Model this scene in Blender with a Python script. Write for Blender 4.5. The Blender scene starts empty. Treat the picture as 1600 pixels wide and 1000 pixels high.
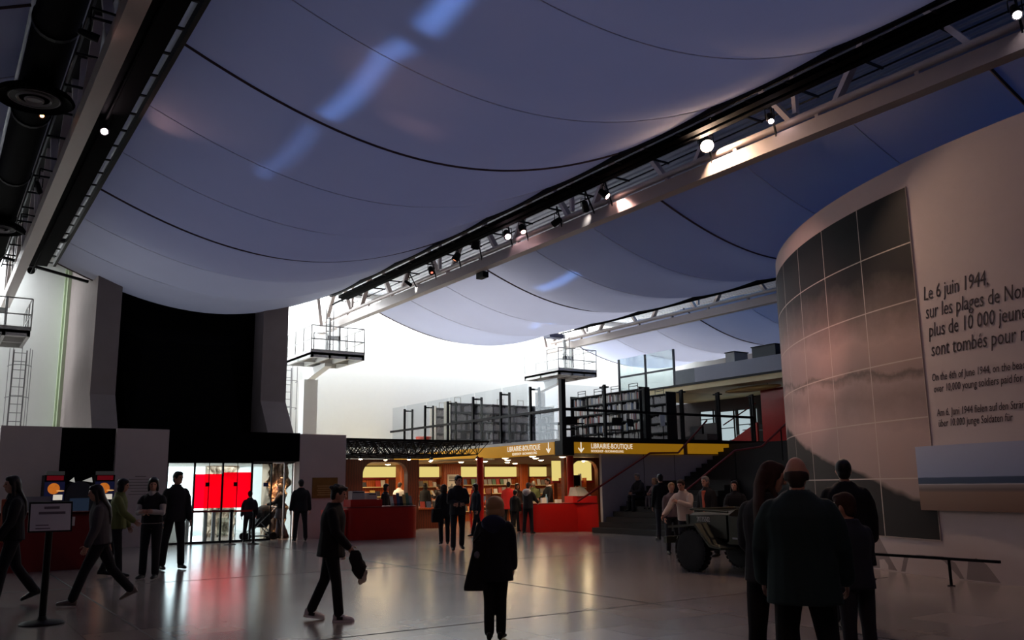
import bpy, bmesh, math, random
from math import sin, cos, pi, radians as R
from mathutils import Vector as V, Matrix as M, Euler
random.seed(7)
SC = bpy.context.scene
COL = SC.collection

# ---------------------------------------------------------------- camera
cam = bpy.data.cameras.new('camera')
cam.sensor_width = 36.0
cam.lens = 1378.0 / 1600.0 * 36.0
cam.clip_end = 400
CAM = bpy.data.objects.new('camera', cam)
COL.objects.link(CAM)
yaw, pit, rol = R(33.39), R(10.70), R(-0.78)
fw = V((sin(yaw) * cos(pit), cos(yaw) * cos(pit), sin(pit)))
rt = V((cos(yaw), -sin(yaw), 0)); up = rt.cross(fw)
rt, up = rt * cos(rol) + up * sin(rol), up * cos(rol) - rt * sin(rol)
m = M((rt, up, -fw)).transposed().to_4x4()
m.translation = V((0, 0, 1.55))
CAM.matrix_world = m
SC.camera = CAM

# ---------------------------------------------------------------- world, exposure, big lights
SC.view_settings.view_transform = 'Standard'
SC.view_settings.look = 'None'
SC.view_settings.exposure = 0.0
SC.view_settings.gamma = 1.0
SC.view_settings.use_curve_mapping = False
w = bpy.data.worlds.new('sky'); SC.world = w; w.use_nodes = True
w.node_tree.nodes['Background'].inputs[0].default_value = (0.86, 0.93, 1.0, 1)
w.node_tree.nodes['Background'].inputs[1].default_value = 6.5


def lamp(kind, name, loc, energy, col, aim=None, size=1.0, size_y=None, spot=None, blend=.5, spread=None, radius=.1, parent=None):
    l = bpy.data.lights.new(name, kind)
    l.energy = energy; l.color = col
    if kind == 'AREA':
        l.shape = 'RECTANGLE' if size_y else 'SQUARE'
        l.size = size
        if size_y: l.size_y = size_y
        if spread: l.spread = R(spread)
    elif kind == 'SPOT':
        l.spot_size = R(spot or 60); l.spot_blend = blend; l.shadow_soft_size = radius
    elif kind == 'POINT':
        l.shadow_soft_size = radius
    o = bpy.data.objects.new(name, l); COL.objects.link(o)
    o.location = loc
    if aim is not None:
        d = V(aim) - V(loc)
        o.rotation_euler = d.to_track_quat('-Z', 'Y').to_euler()
    return o


sun = bpy.data.lights.new('sun', 'SUN'); sun.energy = 5; sun.angle = R(2)
so = bpy.data.objects.new('sun', sun); COL.objects.link(so)
so.rotation_euler = V((-.25, -.75, -.75)).to_track_quat('-Z', 'Y').to_euler()
# daylight falling down the white end wall from the roof slot
WASH = 100.0
lamp('AREA', 'skylight_slot', (-4.9, 36.75, 10.25), WASH * 13, (.94, .975, 1), (-4.9, 37.1, 0), 13, .8)
lamp('AREA', 'skylight_slot', (23.0, 36.75, 10.25), WASH * 27, (.94, .975, 1), (23, 37.1, 0), 27, .8)
# roof lights above the slung fabric
lamp('AREA', 'roof_light', (19.4, 11.0, 10.1), 70, (.10, .28, 1.0), (19.4, 11, 0), 8.0, 24)
lamp('AREA', 'roof_light', (19.4, 28.0, 10.1), 400, (1, .92, .86), (19.4, 28.5, 0), 8.0, 9)
lamp('AREA', 'roof_light', (7.7, 28.0, 10.1), 90, (.95, .93, 1.0), (7.7, 28, 0), 8.0, 6)
lamp('AREA', 'roof_light', (31.2, 31.5, 10.1), 230, (1, .93, .9), (31.2, 31.5, 0), 8.0, 7)
lamp('AREA', 'roof_light', (7.7, 13.0, 10.1), 245, (.52, .56, .95), (7.7, 13, 0), 8.0, 30)
lamp('AREA', 'roof_light', (31.2, 22.0, 10.1), 120, (.14, .34, 1.0), (31.2, 22, 0), 8.0, 26)
lamp('AREA', 'roof_light', (-4.0, 13.0, 10.1), 60, (.46, .5, 1.0), (-4.0, 13, 0), 8.0, 30)
for (y, l, e) in ((8.6, 3.2, 4.2), (12.3, 3.2, 3.0), (16.0, 3.0, 1.1)):
    lamp('AREA', 'roof_slit_light', (5.3, y, 9.9), e, (.25, .45, 1.0), (5.3, y, 0), .3, l, spread=12)
for (x, y, l, e) in ((19.2, 27.0, 1.6, 1.6), (16.6, 22.5, 2.2, 2.6)):
    lamp('AREA', 'roof_slit_light', (x, y, 9.9), e, (.25, .5, 1.0), (x, y, 0), .3, l, spread=12)

# ---------------------------------------------------------------- materials
def lin(c):
    c = c / 255.0
    return c / 12.92 if c <= .04045 else ((c + .055) / 1.055) ** 2.4


def rgb(c): return (lin(c[0]), lin(c[1]), lin(c[2]), 1)


MATS = {}
def mat(name, col, rough=.6, metal=0.0, var=.1, scale=6.0, bump=0.0, emit=None, es=0.0, spec=.4, bscale=60.0):
    if name in MATS: return MATS[name]
    mt = bpy.data.materials.new(name); mt.use_nodes = True
    nt = mt.node_tree; b = nt.nodes['Principled BSDF']
    b.inputs['Roughness'].default_value = rough
    b.inputs['Metallic'].default_value = metal
    b.inputs['Specular IOR Level'].default_value = spec
    tc = nt.nodes.new('ShaderNodeTexCoord')
    n = nt.nodes.new('ShaderNodeTexNoise'); n.inputs['Scale'].default_value = scale; n.inputs['Detail'].default_value = 3
    nt.links.new(tc.outputs['Object'], n.inputs['Vector'])
    mx = nt.nodes.new('ShaderNodeMix'); mx.data_type = 'RGBA'
    c = rgb(col)
    mx.inputs[6].default_value = tuple(max(0, x * (1 - var)) for x in c[:3]) + (1,)
    mx.inputs[7].default_value = tuple(min(1, x * (1 + var)) for x in c[:3]) + (1,)
    nt.links.new(n.outputs[0], mx.inputs[0])
    nt.links.new(mx.outputs[2], b.inputs['Base Color'])
    if bump:
        n2 = nt.nodes.new('ShaderNodeTexNoise'); n2.inputs['Scale'].default_value = bscale
        nt.links.new(tc.outputs['Object'], n2.inputs['Vector'])
        bp = nt.nodes.new('ShaderNodeBump'); bp.inputs['Strength'].default_value = bump; bp.inputs['Distance'].default_value = .02
        nt.links.new(n2.outputs[0], bp.inputs['Height']); nt.links.new(bp.outputs[0], b.inputs['Normal'])
    if emit is not None:
        b.inputs['Emission Color'].default_value = rgb(emit)
        b.inputs['Emission Strength'].default_value = es
    MATS[name] = mt
    return mt


def shader_mat(name, build):
    if name in MATS: return MATS[name]
    mt = bpy.data.materials.new(name); mt.use_nodes = True
    nt = mt.node_tree; nt.nodes.clear()
    out = nt.nodes.new('ShaderNodeOutputMaterial')
    nt.links.new(build(nt), out.inputs['Surface'])
    MATS[name] = mt
    return mt


def glass_mat(name, tint, gloss=.08, rough=.02):
    def b(nt):
        t = nt.nodes.new('ShaderNodeBsdfTransparent'); t.inputs[0].default_value = rgb(tint)
        g = nt.nodes.new('ShaderNodeBsdfGlossy'); g.inputs['Roughness'].default_value = rough
        x = nt.nodes.new('ShaderNodeMixShader')
        lw = nt.nodes.new('ShaderNodeLayerWeight'); lw.inputs['Blend'].default_value = .25
        ml = nt.nodes.new('ShaderNodeMath'); ml.operation = 'MULTIPLY_ADD'; ml.inputs[1].default_value = .08; ml.inputs[2].default_value = gloss
        nt.links.new(lw.outputs['Fresnel'], ml.inputs[0]); nt.links.new(ml.outputs[0], x.inputs[0])
        nt.links.new(t.outputs[0], x.inputs[1]); nt.links.new(g.outputs[0], x.inputs[2])
        return x.outputs[0]
    return shader_mat(name, b)


def fabric_mat(name, col, tcol, f=.35):
    def b(nt):
        tc = nt.nodes.new('ShaderNodeTexCoord')
        n = nt.nodes.new('ShaderNodeTexNoise'); n.inputs['Scale'].default_value = 1.2; n.inputs['Detail'].default_value = 4
        nt.links.new(tc.outputs['Object'], n.inputs['Vector'])
        mx = nt.nodes.new('ShaderNodeMix'); mx.data_type = 'RGBA'
        c = rgb(col)
        mx.inputs[6].default_value = tuple(x * .93 for x in c[:3]) + (1,); mx.inputs[7].default_value = tuple(min(1, x * 1.06) for x in c[:3]) + (1,)
        nt.links.new(n.outputs[0], mx.inputs[0])
        d = nt.nodes.new('ShaderNodeBsdfDiffuse'); nt.links.new(mx.outputs[2], d.inputs[0])
        t = nt.nodes.new('ShaderNodeBsdfTranslucent'); t.inputs[0].default_value = rgb(tcol)
        x = nt.nodes.new('ShaderNodeMixShader'); x.inputs[0].default_value = f
        nt.links.new(d.outputs[0], x.inputs[1]); nt.links.new(t.outputs[0], x.inputs[2])
        return x.outputs[0]
    return shader_mat(name, b)


def emit_mat(name, col, s):
    def b(nt):
        e = nt.nodes.new('ShaderNodeEmission'); e.inputs[0].default_value = rgb(col); e.inputs[1].default_value = s
        return e.outputs[0]
    return shader_mat(name, b)


def floor_mat():
    mt = bpy.data.materials.new('polished_stone_floor'); mt.use_nodes = True
    nt = mt.node_tree; b = nt.nodes['Principled BSDF']
    tc = nt.nodes.new('ShaderNodeTexCoord')
    br = nt.nodes.new('ShaderNodeTexBrick'); br.offset = 0
    br.inputs['Scale'].default_value = 1; br.inputs['Brick Width'].default_value = .8; br.inputs['Row Height'].default_value = .8
    br.inputs['Mortar Size'].default_value = .006; br.inputs['Bias'].default_value = 0
    br.inputs['Color1'].default_value = rgb((148, 139, 134)); br.inputs['Color2'].default_value = rgb((132, 124, 120)); br.inputs['Mortar'].default_value = rgb((100, 95, 92))
    nt.links.new(tc.outputs['Object'], br.inputs['Vector'])
    n = nt.nodes.new('ShaderNodeTexNoise'); n.inputs['Scale'].default_value = .9; n.inputs['Detail'].default_value = 6
    nt.links.new(tc.outputs['Object'], n.inputs['Vector'])
    mx = nt.nodes.new('ShaderNodeMix'); mx.data_type = 'RGBA'; mx.blend_type = 'MULTIPLY'; mx.inputs[0].default_value = 1
    cr = nt.nodes.new('ShaderNodeValToRGB'); cr.color_ramp.elements[0].color = (.86, .86, .86, 1); cr.color_ramp.elements[1].color = (1, 1, 1, 1)
    nt.links.new(n.outputs[0], cr.inputs[0])
    nt.links.new(br.outputs['Color'], mx.inputs[6]); nt.links.new(cr.outputs[0], mx.inputs[7])
    nt.links.new(mx.outputs[2], b.inputs['Base Color'])
    mr = nt.nodes.new('ShaderNodeMapRange'); mr.inputs['To Min'].default_value = .16; mr.inputs['To Max'].default_value = .22
    nt.links.new(n.outputs[0], mr.inputs[0]); nt.links.new(mr.outputs[0], b.inputs['Roughness'])
    b.inputs['Specular IOR Level'].default_value = .5
    return mt


def roof_mat():
    mt = bpy.data.materials.new('corrugated_roof'); mt.use_nodes = True
    nt = mt.node_tree; b = nt.nodes['Principled BSDF']
    tc = nt.nodes.new('ShaderNodeTexCoord')
    wv = nt.nodes.new('ShaderNodeTexWave'); wv.inputs['Scale'].default_value = 1.2; wv.bands_direction = 'X'
    nt.links.new(tc.outputs['Object'], wv.inputs['Vector'])
    bp = nt.nodes.new('ShaderNodeBump'); bp.inputs['Distance'].default_value = .12
    nt.links.new(wv.outputs[1], bp.inputs['Height']); nt.links.new(bp.outputs[0], b.inputs['Normal'])
    b.inputs['Base Color'].default_value = rgb((178, 180, 186)); b.inputs['Roughness'].default_value = .6
    return mt


def wood_mat(name, a, c, sc=3.0):
    if name in MATS: return MATS[name]
    mt = bpy.data.materials.new(name); mt.use_nodes = True
    nt = mt.node_tree; b = nt.nodes['Principled BSDF']
    tc = nt.nodes.new('ShaderNodeTexCoord')
    wv = nt.nodes.new('ShaderNodeTexWave'); wv.inputs['Scale'].default_value = sc; wv.inputs['Distortion'].default_value = 5; wv.inputs['Detail'].default_value = 3
    wv.bands_direction = 'X'
    nt.links.new(tc.outputs['Object'], wv.inputs['Vector'])
    mx = nt.nodes.new('ShaderNodeMix'); mx.data_type = 'RGBA'; mx.inputs[6].default_value = rgb(a); mx.inputs[7].default_value = rgb(c)
    nt.links.new(wv.outputs[1], mx.inputs[0]); nt.links.new(mx.outputs[2], b.inputs['Base Color'])
    b.inputs['Roughness'].default_value = .42
    MATS[name] = mt
    return mt


WHITE = mat('white_paint', (232, 234, 232), .7, var=.02)
WHITEM = mat('white_painted_steel', (205, 206, 204), .45, var=.05)
GREYM = mat('grey_steel', (150, 150, 152), .5, .1)
BLACK = mat('black_metal', (13, 13, 15), .55, var=.2, spec=.2)
BLACKG = mat('black_gloss', (5, 5, 6), .7, var=.2, spec=.03)
BLACKW = mat('black_wall', (7, 6, 7), .8, var=.2, bump=.1, spec=.04)
CONC = mat('grey_concrete', (146, 135, 132), .85, var=.10, scale=2.5, bump=.25)
PANEL = mat('plaster_panel', (188, 172, 168), .85, var=.06, scale=3, bump=.15)
RED = mat('red_lacquer', (176, 20, 16), .35, var=.06)
REDD = mat('dark_red_paint', (118, 20, 22), .45, var=.08)
WOOD = wood_mat('orange_wood', (150, 66, 26), (186, 92, 38))
WOODD = wood_mat('dark_wood', (84, 36, 20), (108, 48, 26))
CREAM = mat('cream_paint', (214, 196, 150), .6, var=.03)
STEPM = mat('shaded_step', (22, 20, 20), .6, var=.2)  # lack of light on the stair is put into this dark colour
GREYP = mat('grey_panel', (168, 162, 166), .55, var=.06)
GLASS = glass_mat('clear_glass', (228, 236, 236), .04)
GLASSD = glass_mat('balustrade_glass', (244, 246, 247), .002)
REDG = shader_mat('red_glass', lambda nt: (lambda t, d, x: (nt.links.new(t.outputs[0], x.inputs[1]), nt.links.new(d.outputs[0], x.inputs[2]), x.outputs[0])[2])(
    (lambda t: (setattr(t.inputs[0], 'default_value', (.80, .010, .09, 1)), t)[1])(nt.nodes.new('ShaderNodeBsdfTransparent')),
    (lambda d: (setattr(d.inputs[0], 'default_value', (.9, .01, .07, 1)), d)[1])(nt.nodes.new('ShaderNodeBsdfTranslucent')),
    (lambda x: (setattr(x.inputs[0], 'default_value', .45), x)[1])(nt.nodes.new('ShaderNodeMixShader'))))
PAPER = mat('white_paper', (225, 222, 216), .7, var=.03)
WARM = emit_mat('warm_lamp', (255, 226, 180), 26)
COVE = emit_mat('yellow_cove_light', (248, 224, 134), .82)
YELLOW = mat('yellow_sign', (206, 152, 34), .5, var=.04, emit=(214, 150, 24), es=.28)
LETTER = mat('white_sign_letter', (240, 236, 220), .5, var=.01, emit=(255, 250, 230), es=.75)

# ---------------------------------------------------------------- mesh helpers
ORG = {}


class MB:
    def __init__(s): s.v = []; s.f = []; s.uv = None

    def add(s, vs, fs):
        n = len(s.v); s.v += [tuple(p) for p in vs]; s.f += [tuple(i + n for i in f) for f in fs]
        return s

    def box(s, x0, y0, z0, x1, y1, z1):
        vs = [(x0, y0, z0), (x1, y0, z0), (x1, y1, z0), (x0, y1, z0), (x0, y0, z1), (x1, y0, z1), (x1, y1, z1), (x0, y1, z1)]
        return s.add(vs, [(3, 2, 1, 0), (4, 5, 6, 7), (0, 1, 5, 4), (1, 2, 6, 5), (2, 3, 7, 6), (3, 0, 4, 7)])

    def prism(s, pts, lo, hi, axis='Z'):
        n = len(pts)
        mk = {'Z': lambda p, h: (p[0], p[1], h), 'Y': lambda p, h: (p[0], h, p[1]), 'X': lambda p, h: (h, p[0], p[1])}[axis]
        vs = [mk(p, lo) for p in pts] + [mk(p, hi) for p in pts]
        fs = [tuple(range(n))[::-1], tuple(range(n, 2 * n))] + [(i, (i + 1) % n, n + (i + 1) % n, n + i) for i in range(n)]
        return s.add(vs, fs)

    def loft(s, rings, cap=True):
        n = len(rings[0]); vs = [p for r in rings for p in r]; fs = []
        for k in range(len(rings) - 1):
            for i in range(n):
                j = (i + 1) % n
                fs.append((k * n + i, k * n + j, (k + 1) * n + j, (k + 1) * n + i))
        if cap:
            fs.append(tuple(range(n))[::-1]); fs.append(tuple(range((len(rings) - 1) * n, len(rings) * n)))
        return s.add(vs, fs)

    def tube(s, path, r, n=8, r2=None):
        path = [V(p) for p in path]; rings = []
        for k, p in enumerate(path):
            d = (path[min(k + 1, len(path) - 1)] - path[max(k - 1, 0)]).normalized()
            a = d.orthogonal().normalized() if k == 0 else (rings_a - d * rings_a.dot(d)).normalized()
            rings_a = a
            b = d.cross(a)
            rr = r if r2 is None else r + (r2 - r) * k / (len(path) - 1)
            rings.append([p + a * (rr * cos(2 * pi * i / n)) + b * (rr * sin(2 * pi * i / n)) for i in range(n)])
        return s.loft(rings)

    def bar(s, p, q, w, h=None):
        h = h or w
        p, q = V(p), V(q); d = (q - p).normalized()
        a = d.cross(V((0, 0, 1)))
        a = V((1, 0, 0)) if a.length < 1e-3 else a.normalized()
        b = a.cross(d)
        rings = [[c + a * (x * w / 2) + b * (y * h / 2) for x, y in ((-1, -1), (1, -1), (1, 1), (-1, 1))] for c in (p, q)]
        return s.loft(rings)

    def ell(s, c, r, nu=14, nv=9, rot=None):
        c = V(c); vs = []; fs = []
        if not hasattr(r, '__len__'): r = (r, r, r)
        for j in range(nv + 1):
            t = pi * j / nv
            for i in range(nu):
                a = 2 * pi * i / nu
                p = V((r[0] * sin(t) * cos(a), r[1] * sin(t) * sin(a), r[2] * cos(t)))
                if rot is not None: p = rot @ p
                vs.append(c + p)
        for j in range(nv):
            for i in range(nu):
                k = (i + 1) % nu
                fs.append((j * nu + i, (j + 1) * nu + i, (j + 1) * nu + k, j * nu + k))
        return s.add(vs, fs)

    def lathe(s, prof, c, axis=(0, 0, 1), n=24):
        q = V((0, 0, 1)).rotation_difference(V(axis)); c = V(c)
        rings = [[c + q @ V((r * cos(2 * pi * i / n), r * sin(2 * pi * i / n), z)) for i in range(n)] for r, z in prof]
        return s.loft(rings)

    def cyl(s, c, r, h, n=20, axis=(0, 0, 1)): return s.lathe([(r, 0), (r, h)], c, axis, n)

    def build(s, name, m, parent=None, smooth=False, uv=None):
        me = bpy.data.meshes.new(name)
        org = ORG.get(parent.name, V((0, 0, 0))) if parent is not None else V((0, 0, 0))
        vs = [(p[0] - org.x, p[1] - org.y, p[2] - org.z) for p in s.v] if parent is not None else s.v
        me.from_pydata(vs, [], s.f)
        if uv:
            l = me.uv_layers.new(name='UVMap')
            for lp in me.loops: l.data[lp.index].uv = uv[lp.vertex_index]
        bm = bmesh.new(); bm.from_mesh(me)
        bmesh.ops.remove_doubles(bm, verts=bm.verts, dist=1e-6)
        bmesh.ops.recalc_face_normals(bm, faces=bm.faces)
        bm.to_mesh(me); bm.free()
        if smooth:
            for p in me.polygons: p.use_smooth = True
            me.set_sharp_from_angle(angle=R(40))
        for q in (m if isinstance(m, (list, tuple)) else [m]): me.materials.append(q)
        o = bpy.data.objects.new(name, me); COL.objects.link(o)
        if parent is not None:
            o.parent = parent; ORG[o.name] = org
        else:
            ORG[o.name] = V((0, 0, 0))
        return o


def tag(o, label, cat, group=None):
    o['label'] = label; o['category'] = cat
    if group: o['group'] = group
    return o


def thing(name, label, cat, loc=(0, 0, 0), group=None, rz=0):
    o = bpy.data.objects.new(name, None); COL.objects.link(o)
    o.location = loc; o.empty_display_size = .1
    if rz: o.rotation_euler.z = rz
    ORG[o.name] = V(loc) if not rz else V((0, 0, 0))
    return tag(o, label, cat, group)


def struct(name, mb, m, **k):
    o = mb.build(name, m, **k); o['kind'] = 'structure'
    return o


def copy_tree(o, parent=None):
    c = o.copy(); COL.objects.link(c); ORG[c.name] = ORG.get(o.name, V())
    if parent is not None: c.parent = parent
    for ch in [x for x in o.children]: copy_tree(ch, c)
    return c


def box(*a): return MB().box(*a)


def text_mesh(name, body, size, m, place, parent=None, shear=0.0, sx=1.0, depth=.004, align='LEFT', spacing=1.0):
    cu = bpy.data.curves.new(name, 'FONT'); cu.body = body; cu.size = size; cu.shear = shear; cu.align_x = align
    cu.space_character = spacing; cu.extrude = depth / 2; cu.resolution_u = 2
    t = bpy.data.objects.new('text_tmp', cu)
    TMP.collection.objects.link(t)
    TMP.view_layers[0].update(); dg = TMP.view_layers[0].depsgraph
    me = bpy.data.meshes.new_from_object(t.evaluated_get(dg))
    bpy.data.objects.remove(t); bpy.data.curves.remove(cu)
    org = ORG.get(parent.name, V()) if parent is not None else V()
    bm = bmesh.new(); bm.from_mesh(me)
    if me.vertices:
        bmesh.ops.triangulate(bm, faces=bm.faces)
    for v in bm.verts:
        v.co = V(place(v.co.x * sx, v.co.y, v.co.z)) - org
    bmesh.ops.recalc_face_normals(bm, faces=bm.faces)
    bm.to_mesh(me); bm.free()
    me.name = name
    me.materials.clear(); me.materials.append(m)
    o = bpy.data.objects.new(name, me); COL.objects.link(o)
    if parent is not None: o.parent = parent
    ORG[o.name] = org
    return o


TMP = bpy.data.scenes.new('scratch')


def remesh(mb, name, m, voxel, smooth, parent, extra=None):
    """Fuse overlapping lofts into one continuous skin."""
    me = bpy.data.meshes.new(name); me.from_pydata([tuple(p) for p in mb.v], [], mb.f)
    o = bpy.data.objects.new('tmp', me); TMP.collection.objects.link(o)
    r = o.modifiers.new('r', 'REMESH'); r.mode = 'VOXEL'; r.voxel_size = voxel; r.use_smooth_shade = True
    if smooth:
        q = o.modifiers.new('s', 'SMOOTH'); q.iterations = smooth; q.factor = .5
    TMP.view_layers[0].update(); dg = TMP.view_layers[0].depsgraph
    nm = bpy.data.meshes.new_from_object(o.evaluated_get(dg))
    bpy.data.objects.remove(o); bpy.data.meshes.remove(me)
    if extra and extra.v:
        bm = bmesh.new(); bm.from_mesh(nm)
        vs = [bm.verts.new(p) for p in extra.v]
        for f in extra.f:
            try: bm.faces.new([vs[i] for i in f]).smooth = True
            except ValueError: pass
        bmesh.ops.recalc_face_normals(bm, faces=bm.faces)
        bm.to_mesh(nm); bm.free()
    nm.name = name
    nm.materials.clear(); nm.materials.append(m)
    c = bpy.data.objects.new(name, nm); COL.objects.link(c)
    c.parent = parent; ORG[c.name] = V()
    return c
# ================================================================ the setting
struct('floor', box(-14, -10, -.3, 42, 37.6, 0), floor_mat())
jn = MB()
jn.box(8.22, -4, -.002, 8.25, 27.6, .0025).box(-6, 9.2, -.002, 13.4, 9.225, .0025).box(-6, 16.6, -.002, 14, 16.625, .0025).box(2.2, -4, -.002, 2.225, 27.6, .0025)
struct('trim_joint', jn, mat('floor_joint', (62, 56, 54), .6))
struct('ceiling', box(-14, -10, 10.5, 42, 37.8, 10.7), roof_mat())
struct('wall_back', box(-14, 37.4, 0, 4.3, 37.7, 10.5), WHITE)
struct('wall_back', box(10.2, 37.4, 0, 42, 37.7, 10.5), WHITE)
struct('wall_left', box(-14.3, -10, 0, -14, 37.7, 10.5), GREYP)
struct('wall_right', box(42, -10, 0, 42.3, 37.7, 10.5), GREYP)
struct('wall_rear', box(-14, -10.3, 0, 42, -10, 10.5), GREYP)
# the dark entrance mass between two concrete piers
bk = MB()
bk.box(4.75, 31.0, 2.62, 9.4, 31.3, 10.5).box(4.5, 27.9, 2.45, 10.3, 31.3, 2.62)
bk.loft([[(4.9, 31.0, 3.0), (9.3, 31.0, 3.0), (9.3, 31.0, 7.0), (4.9, 31.0, 7.0)], [(5.2, 29.6, 3.0), (8.7, 29.6, 3.0), (8.3, 30.3, 6.4), (5.6, 30.3, 6.4)]])
struct('wall_entrance_void', bk, BLACKW)


def pier(x0, x1):
    b = MB()
    prof = [(30.0, 10.5), (30.0, 4.55), (28.75, 3.0), (28.75, 0), (37.4, 0), (37.4, 10.5)]
    if x0 > 6: prof = [(30.0, 10.5), (30.0, 4.55), (28.75, 3.0), (28.75, 2.62), (31.2, 2.62), (31.2, 10.5)]
    else: prof = [(30.0, 10.5), (30.0, 4.55), (28.75, 3.0), (28.75, 2.62), (37.38, 2.62), (37.38, 10.5)]
    return b.prism(prof, x0, x1, 'X')


struct('wall_pier', pier(4.05, 4.78), CONC)
struct('wall_pier', pier(9.4, 10.28), CONC)
fr = MB(); fr.box(3.93, 36.9, 2.0, 4.06, 37.4, 10.5).box(3.86, 37.2, 2.0, 3.94, 37.4, 10.5)
struct('trim_window', fr, mat('pale_green_trim', (176, 190, 160), .6))
# entrance front: plaster panels, dark recess, dark lintel
struct('wall_entrance', box(1.62, 27.7, 0, 3.1, 28.0, 3.37), PANEL)
struct('wall_entrance', box(3.1, 27.95, 0, 4.54, 28.1, 3.37), BLACKW)
struct('wall_entrance', box(4.54, 27.7, 0, 5.98, 28.0, 3.36), PANEL)
struct('wall_entrance', box(10.02, 27.7, 0, 11.6, 28.2, 3.31), PANEL)
struct('wall_lintel', box(5.98, 27.72, 2.44, 10.02, 28.2, 3.34), BLACKW)
# vestibule side and end, ground outside
vs = MB(); vs.box(5.6, 28.1, 0, 5.75, 33, 2.45)
struct('wall_vestibule', vs, WHITE)
struct('wall_vestibule', box(10.6, 28.3, 0, 10.75, 37.4, 2.45), WHITE)
struct('ceiling_vestibule', box(5.6, 28.1, 2.40, 10.7, 33, 2.45), WHITE)
og = struct('ground_outside', box(-10, 37.6, -.3, 40, 90, -.02), mat('pale_paving', (205, 203, 198), .8))
struct('ground_outside', box(4.3, 33, 0, 10.6, 37.6, .004), mat('pale_paving', (205, 203, 198), .8))


def rock(name, x0, x1, y, z1, seed, m, label):
    """broken stone slab face with real relief"""
    rnd = random.Random(seed)
    nx, nz = 26, 44; vs = []; fs = []
    for j in range(nz + 1):
        for i in range(nx + 1):
            s, t = i / nx, j / nz
            edge = .06 * sin(t * 17 + seed) + .04 * sin(t * 41 + 2 * seed)
            x = x0 + (x1 - x0) * s + edge * (1 if s > .5 else -1) * abs(2 * s - 1)
            d = .12 * sin(s * 9 + t * 13 + seed) * sin(t * 21 - s * 5) + .07 * sin(s * 31 + t * 5) + rnd.uniform(-.045, .045)
            vs.append((x, y + d, t * z1))
    n = len(vs)
    for j in range(nz):
        for i in range(nx):
            a = j * (nx + 1) + i
            fs.append((a, a + 1, a + nx + 2, a + nx + 1))
    vs += [(x0, y + .5, 0), (x1, y + .5, 0), (x1, y + .5, z1), (x0, y + .5, z1)]
    fs += [(n, n + 3, n + 2, n + 1)]
    L = [j * (nx + 1) for j in range(nz + 1)]; Rr = [j * (nx + 1) + nx for j in range(nz + 1)]
    fs += [tuple([n] + L + [n + 3]), tuple(([n + 1] + Rr + [n + 2])[::-1]), tuple(list(range(nz * (nx + 1), (nz + 1) * (nx + 1))) + [n + 2, n + 3])]
    mb = MB(); mb.add(vs, fs)
    return tag(mb.build(name, m), label, 'stone slab')


ROCK = mat('broken_limestone', (186, 168, 150), .9, var=.18, scale=9, bump=.5, bscale=25)
rock('rock_slab', 8.2, 9.15, 31.6, 2.4, 3, ROCK, 'pale broken stone face behind the red glass of the entrance')
rock('rock_slab', 9.36, 10.08, 28.9, 2.42, 8, ROCK, 'rough stone column lit copper from above, right of the entrance doors')
for k, x in enumerate((9.45, 9.62, 9.8)):
    lamp('SPOT', 'rock_lamp', (x, 28.45, 2.34), 90, (1, .5, .24), (x, 28.85, 0.4), spot=60, radius=.03)
lamp('AREA', 'vestibule_light', (7.6, 30.2, 2.36), 160, (1, 1, 1), (7.6, 30.2, 0), 3, 3)

# glass entrance screen
t = thing('entrance_screen', 'glass entrance screen with red panes and thin black frames', 'glass doors', (7.2, 27.85, 0))
for x in (5.99, 6.78, 7.62, 8.52):
    box(x, 27.82, 0, x + .05, 27.9, 2.44).build('post', BLACK, t)
box(5.98, 27.81, 2.38, 8.57, 27.91, 2.45).build('rail', BLACK, t); box(5.98, 27.81, 0, 8.57, 27.91, .06).build('rail', BLACK, t)
for a, c, red in ((6.04, 6.78, 0), (6.83, 7.62, 1), (7.67, 8.52, 1)):
    if red:
        box(a, 27.855, 1.03, c - .0, 27.865, 2.05 + (.05 if a > 7 else 0)).build('red_pane', REDG, t)
        box(a, 27.855, .06, c, 27.865, 1.03).build('pane', GLASS, t)
        box(a, 27.855, 2.05 + (.05 if a > 7 else 0), c, 27.865, 2.38).build('pane', GLASS, t)
    else:
        box(a, 27.855, .06, c, 27.865, 2.38).build('pane', GLASS, t)
for x in (7.2, 8.05):
    box(x - .06, 27.84, 1.68, x + .06, 27.852, 1.8).build('door_notice', BLACK, t)
for x in (7.24, 8.1):
    box(x - .008, 27.845, .06, x + .008, 27.875, 2.38).build('mullion', BLACK, t)
box(7.13, 27.8, .86, 7.2, 27.86, .98).build('lock', GREYM, t)
t = thing('sliding_door', 'clear sliding glass door with a blue notice beside the stone column', 'door', (8.95, 28.05, 0))
f = MB(); f.box(8.6, 28.03, 0, 8.64, 28.07, 2.4).box(9.22, 28.03, 0, 9.26, 28.07, 2.4).box(8.6, 28.03, 2.36, 9.26, 28.07, 2.4).box(8.6, 28.03, 0, 9.26, 28.07, .06)
f.build('frame', BLACK, t); box(8.64, 28.045, .06, 9.22, 28.055, 2.36).build('pane', GLASS, t)
box(8.98, 28.03, 1.66, 9.14, 28.042, 1.78).build('door_notice', mat('blue_notice', (24, 40, 96), .5), t)
t = thing('sliding_door', 'narrow white framed door leaf beside the plaster end panel', 'door', (9.9, 28.12, 0))
f = MB()
for x in (9.66, 9.93): f.box(x, 28.1, 0, x + .035, 28.14, 2.42)
f.box(9.66, 28.1, 2.38, 9.97, 28.14, 2.43); f.build('frame', WHITEM, t)
box(9.70, 28.115, .02, 9.93, 28.125, 2.38).build('pane', GLASS, t)
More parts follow.
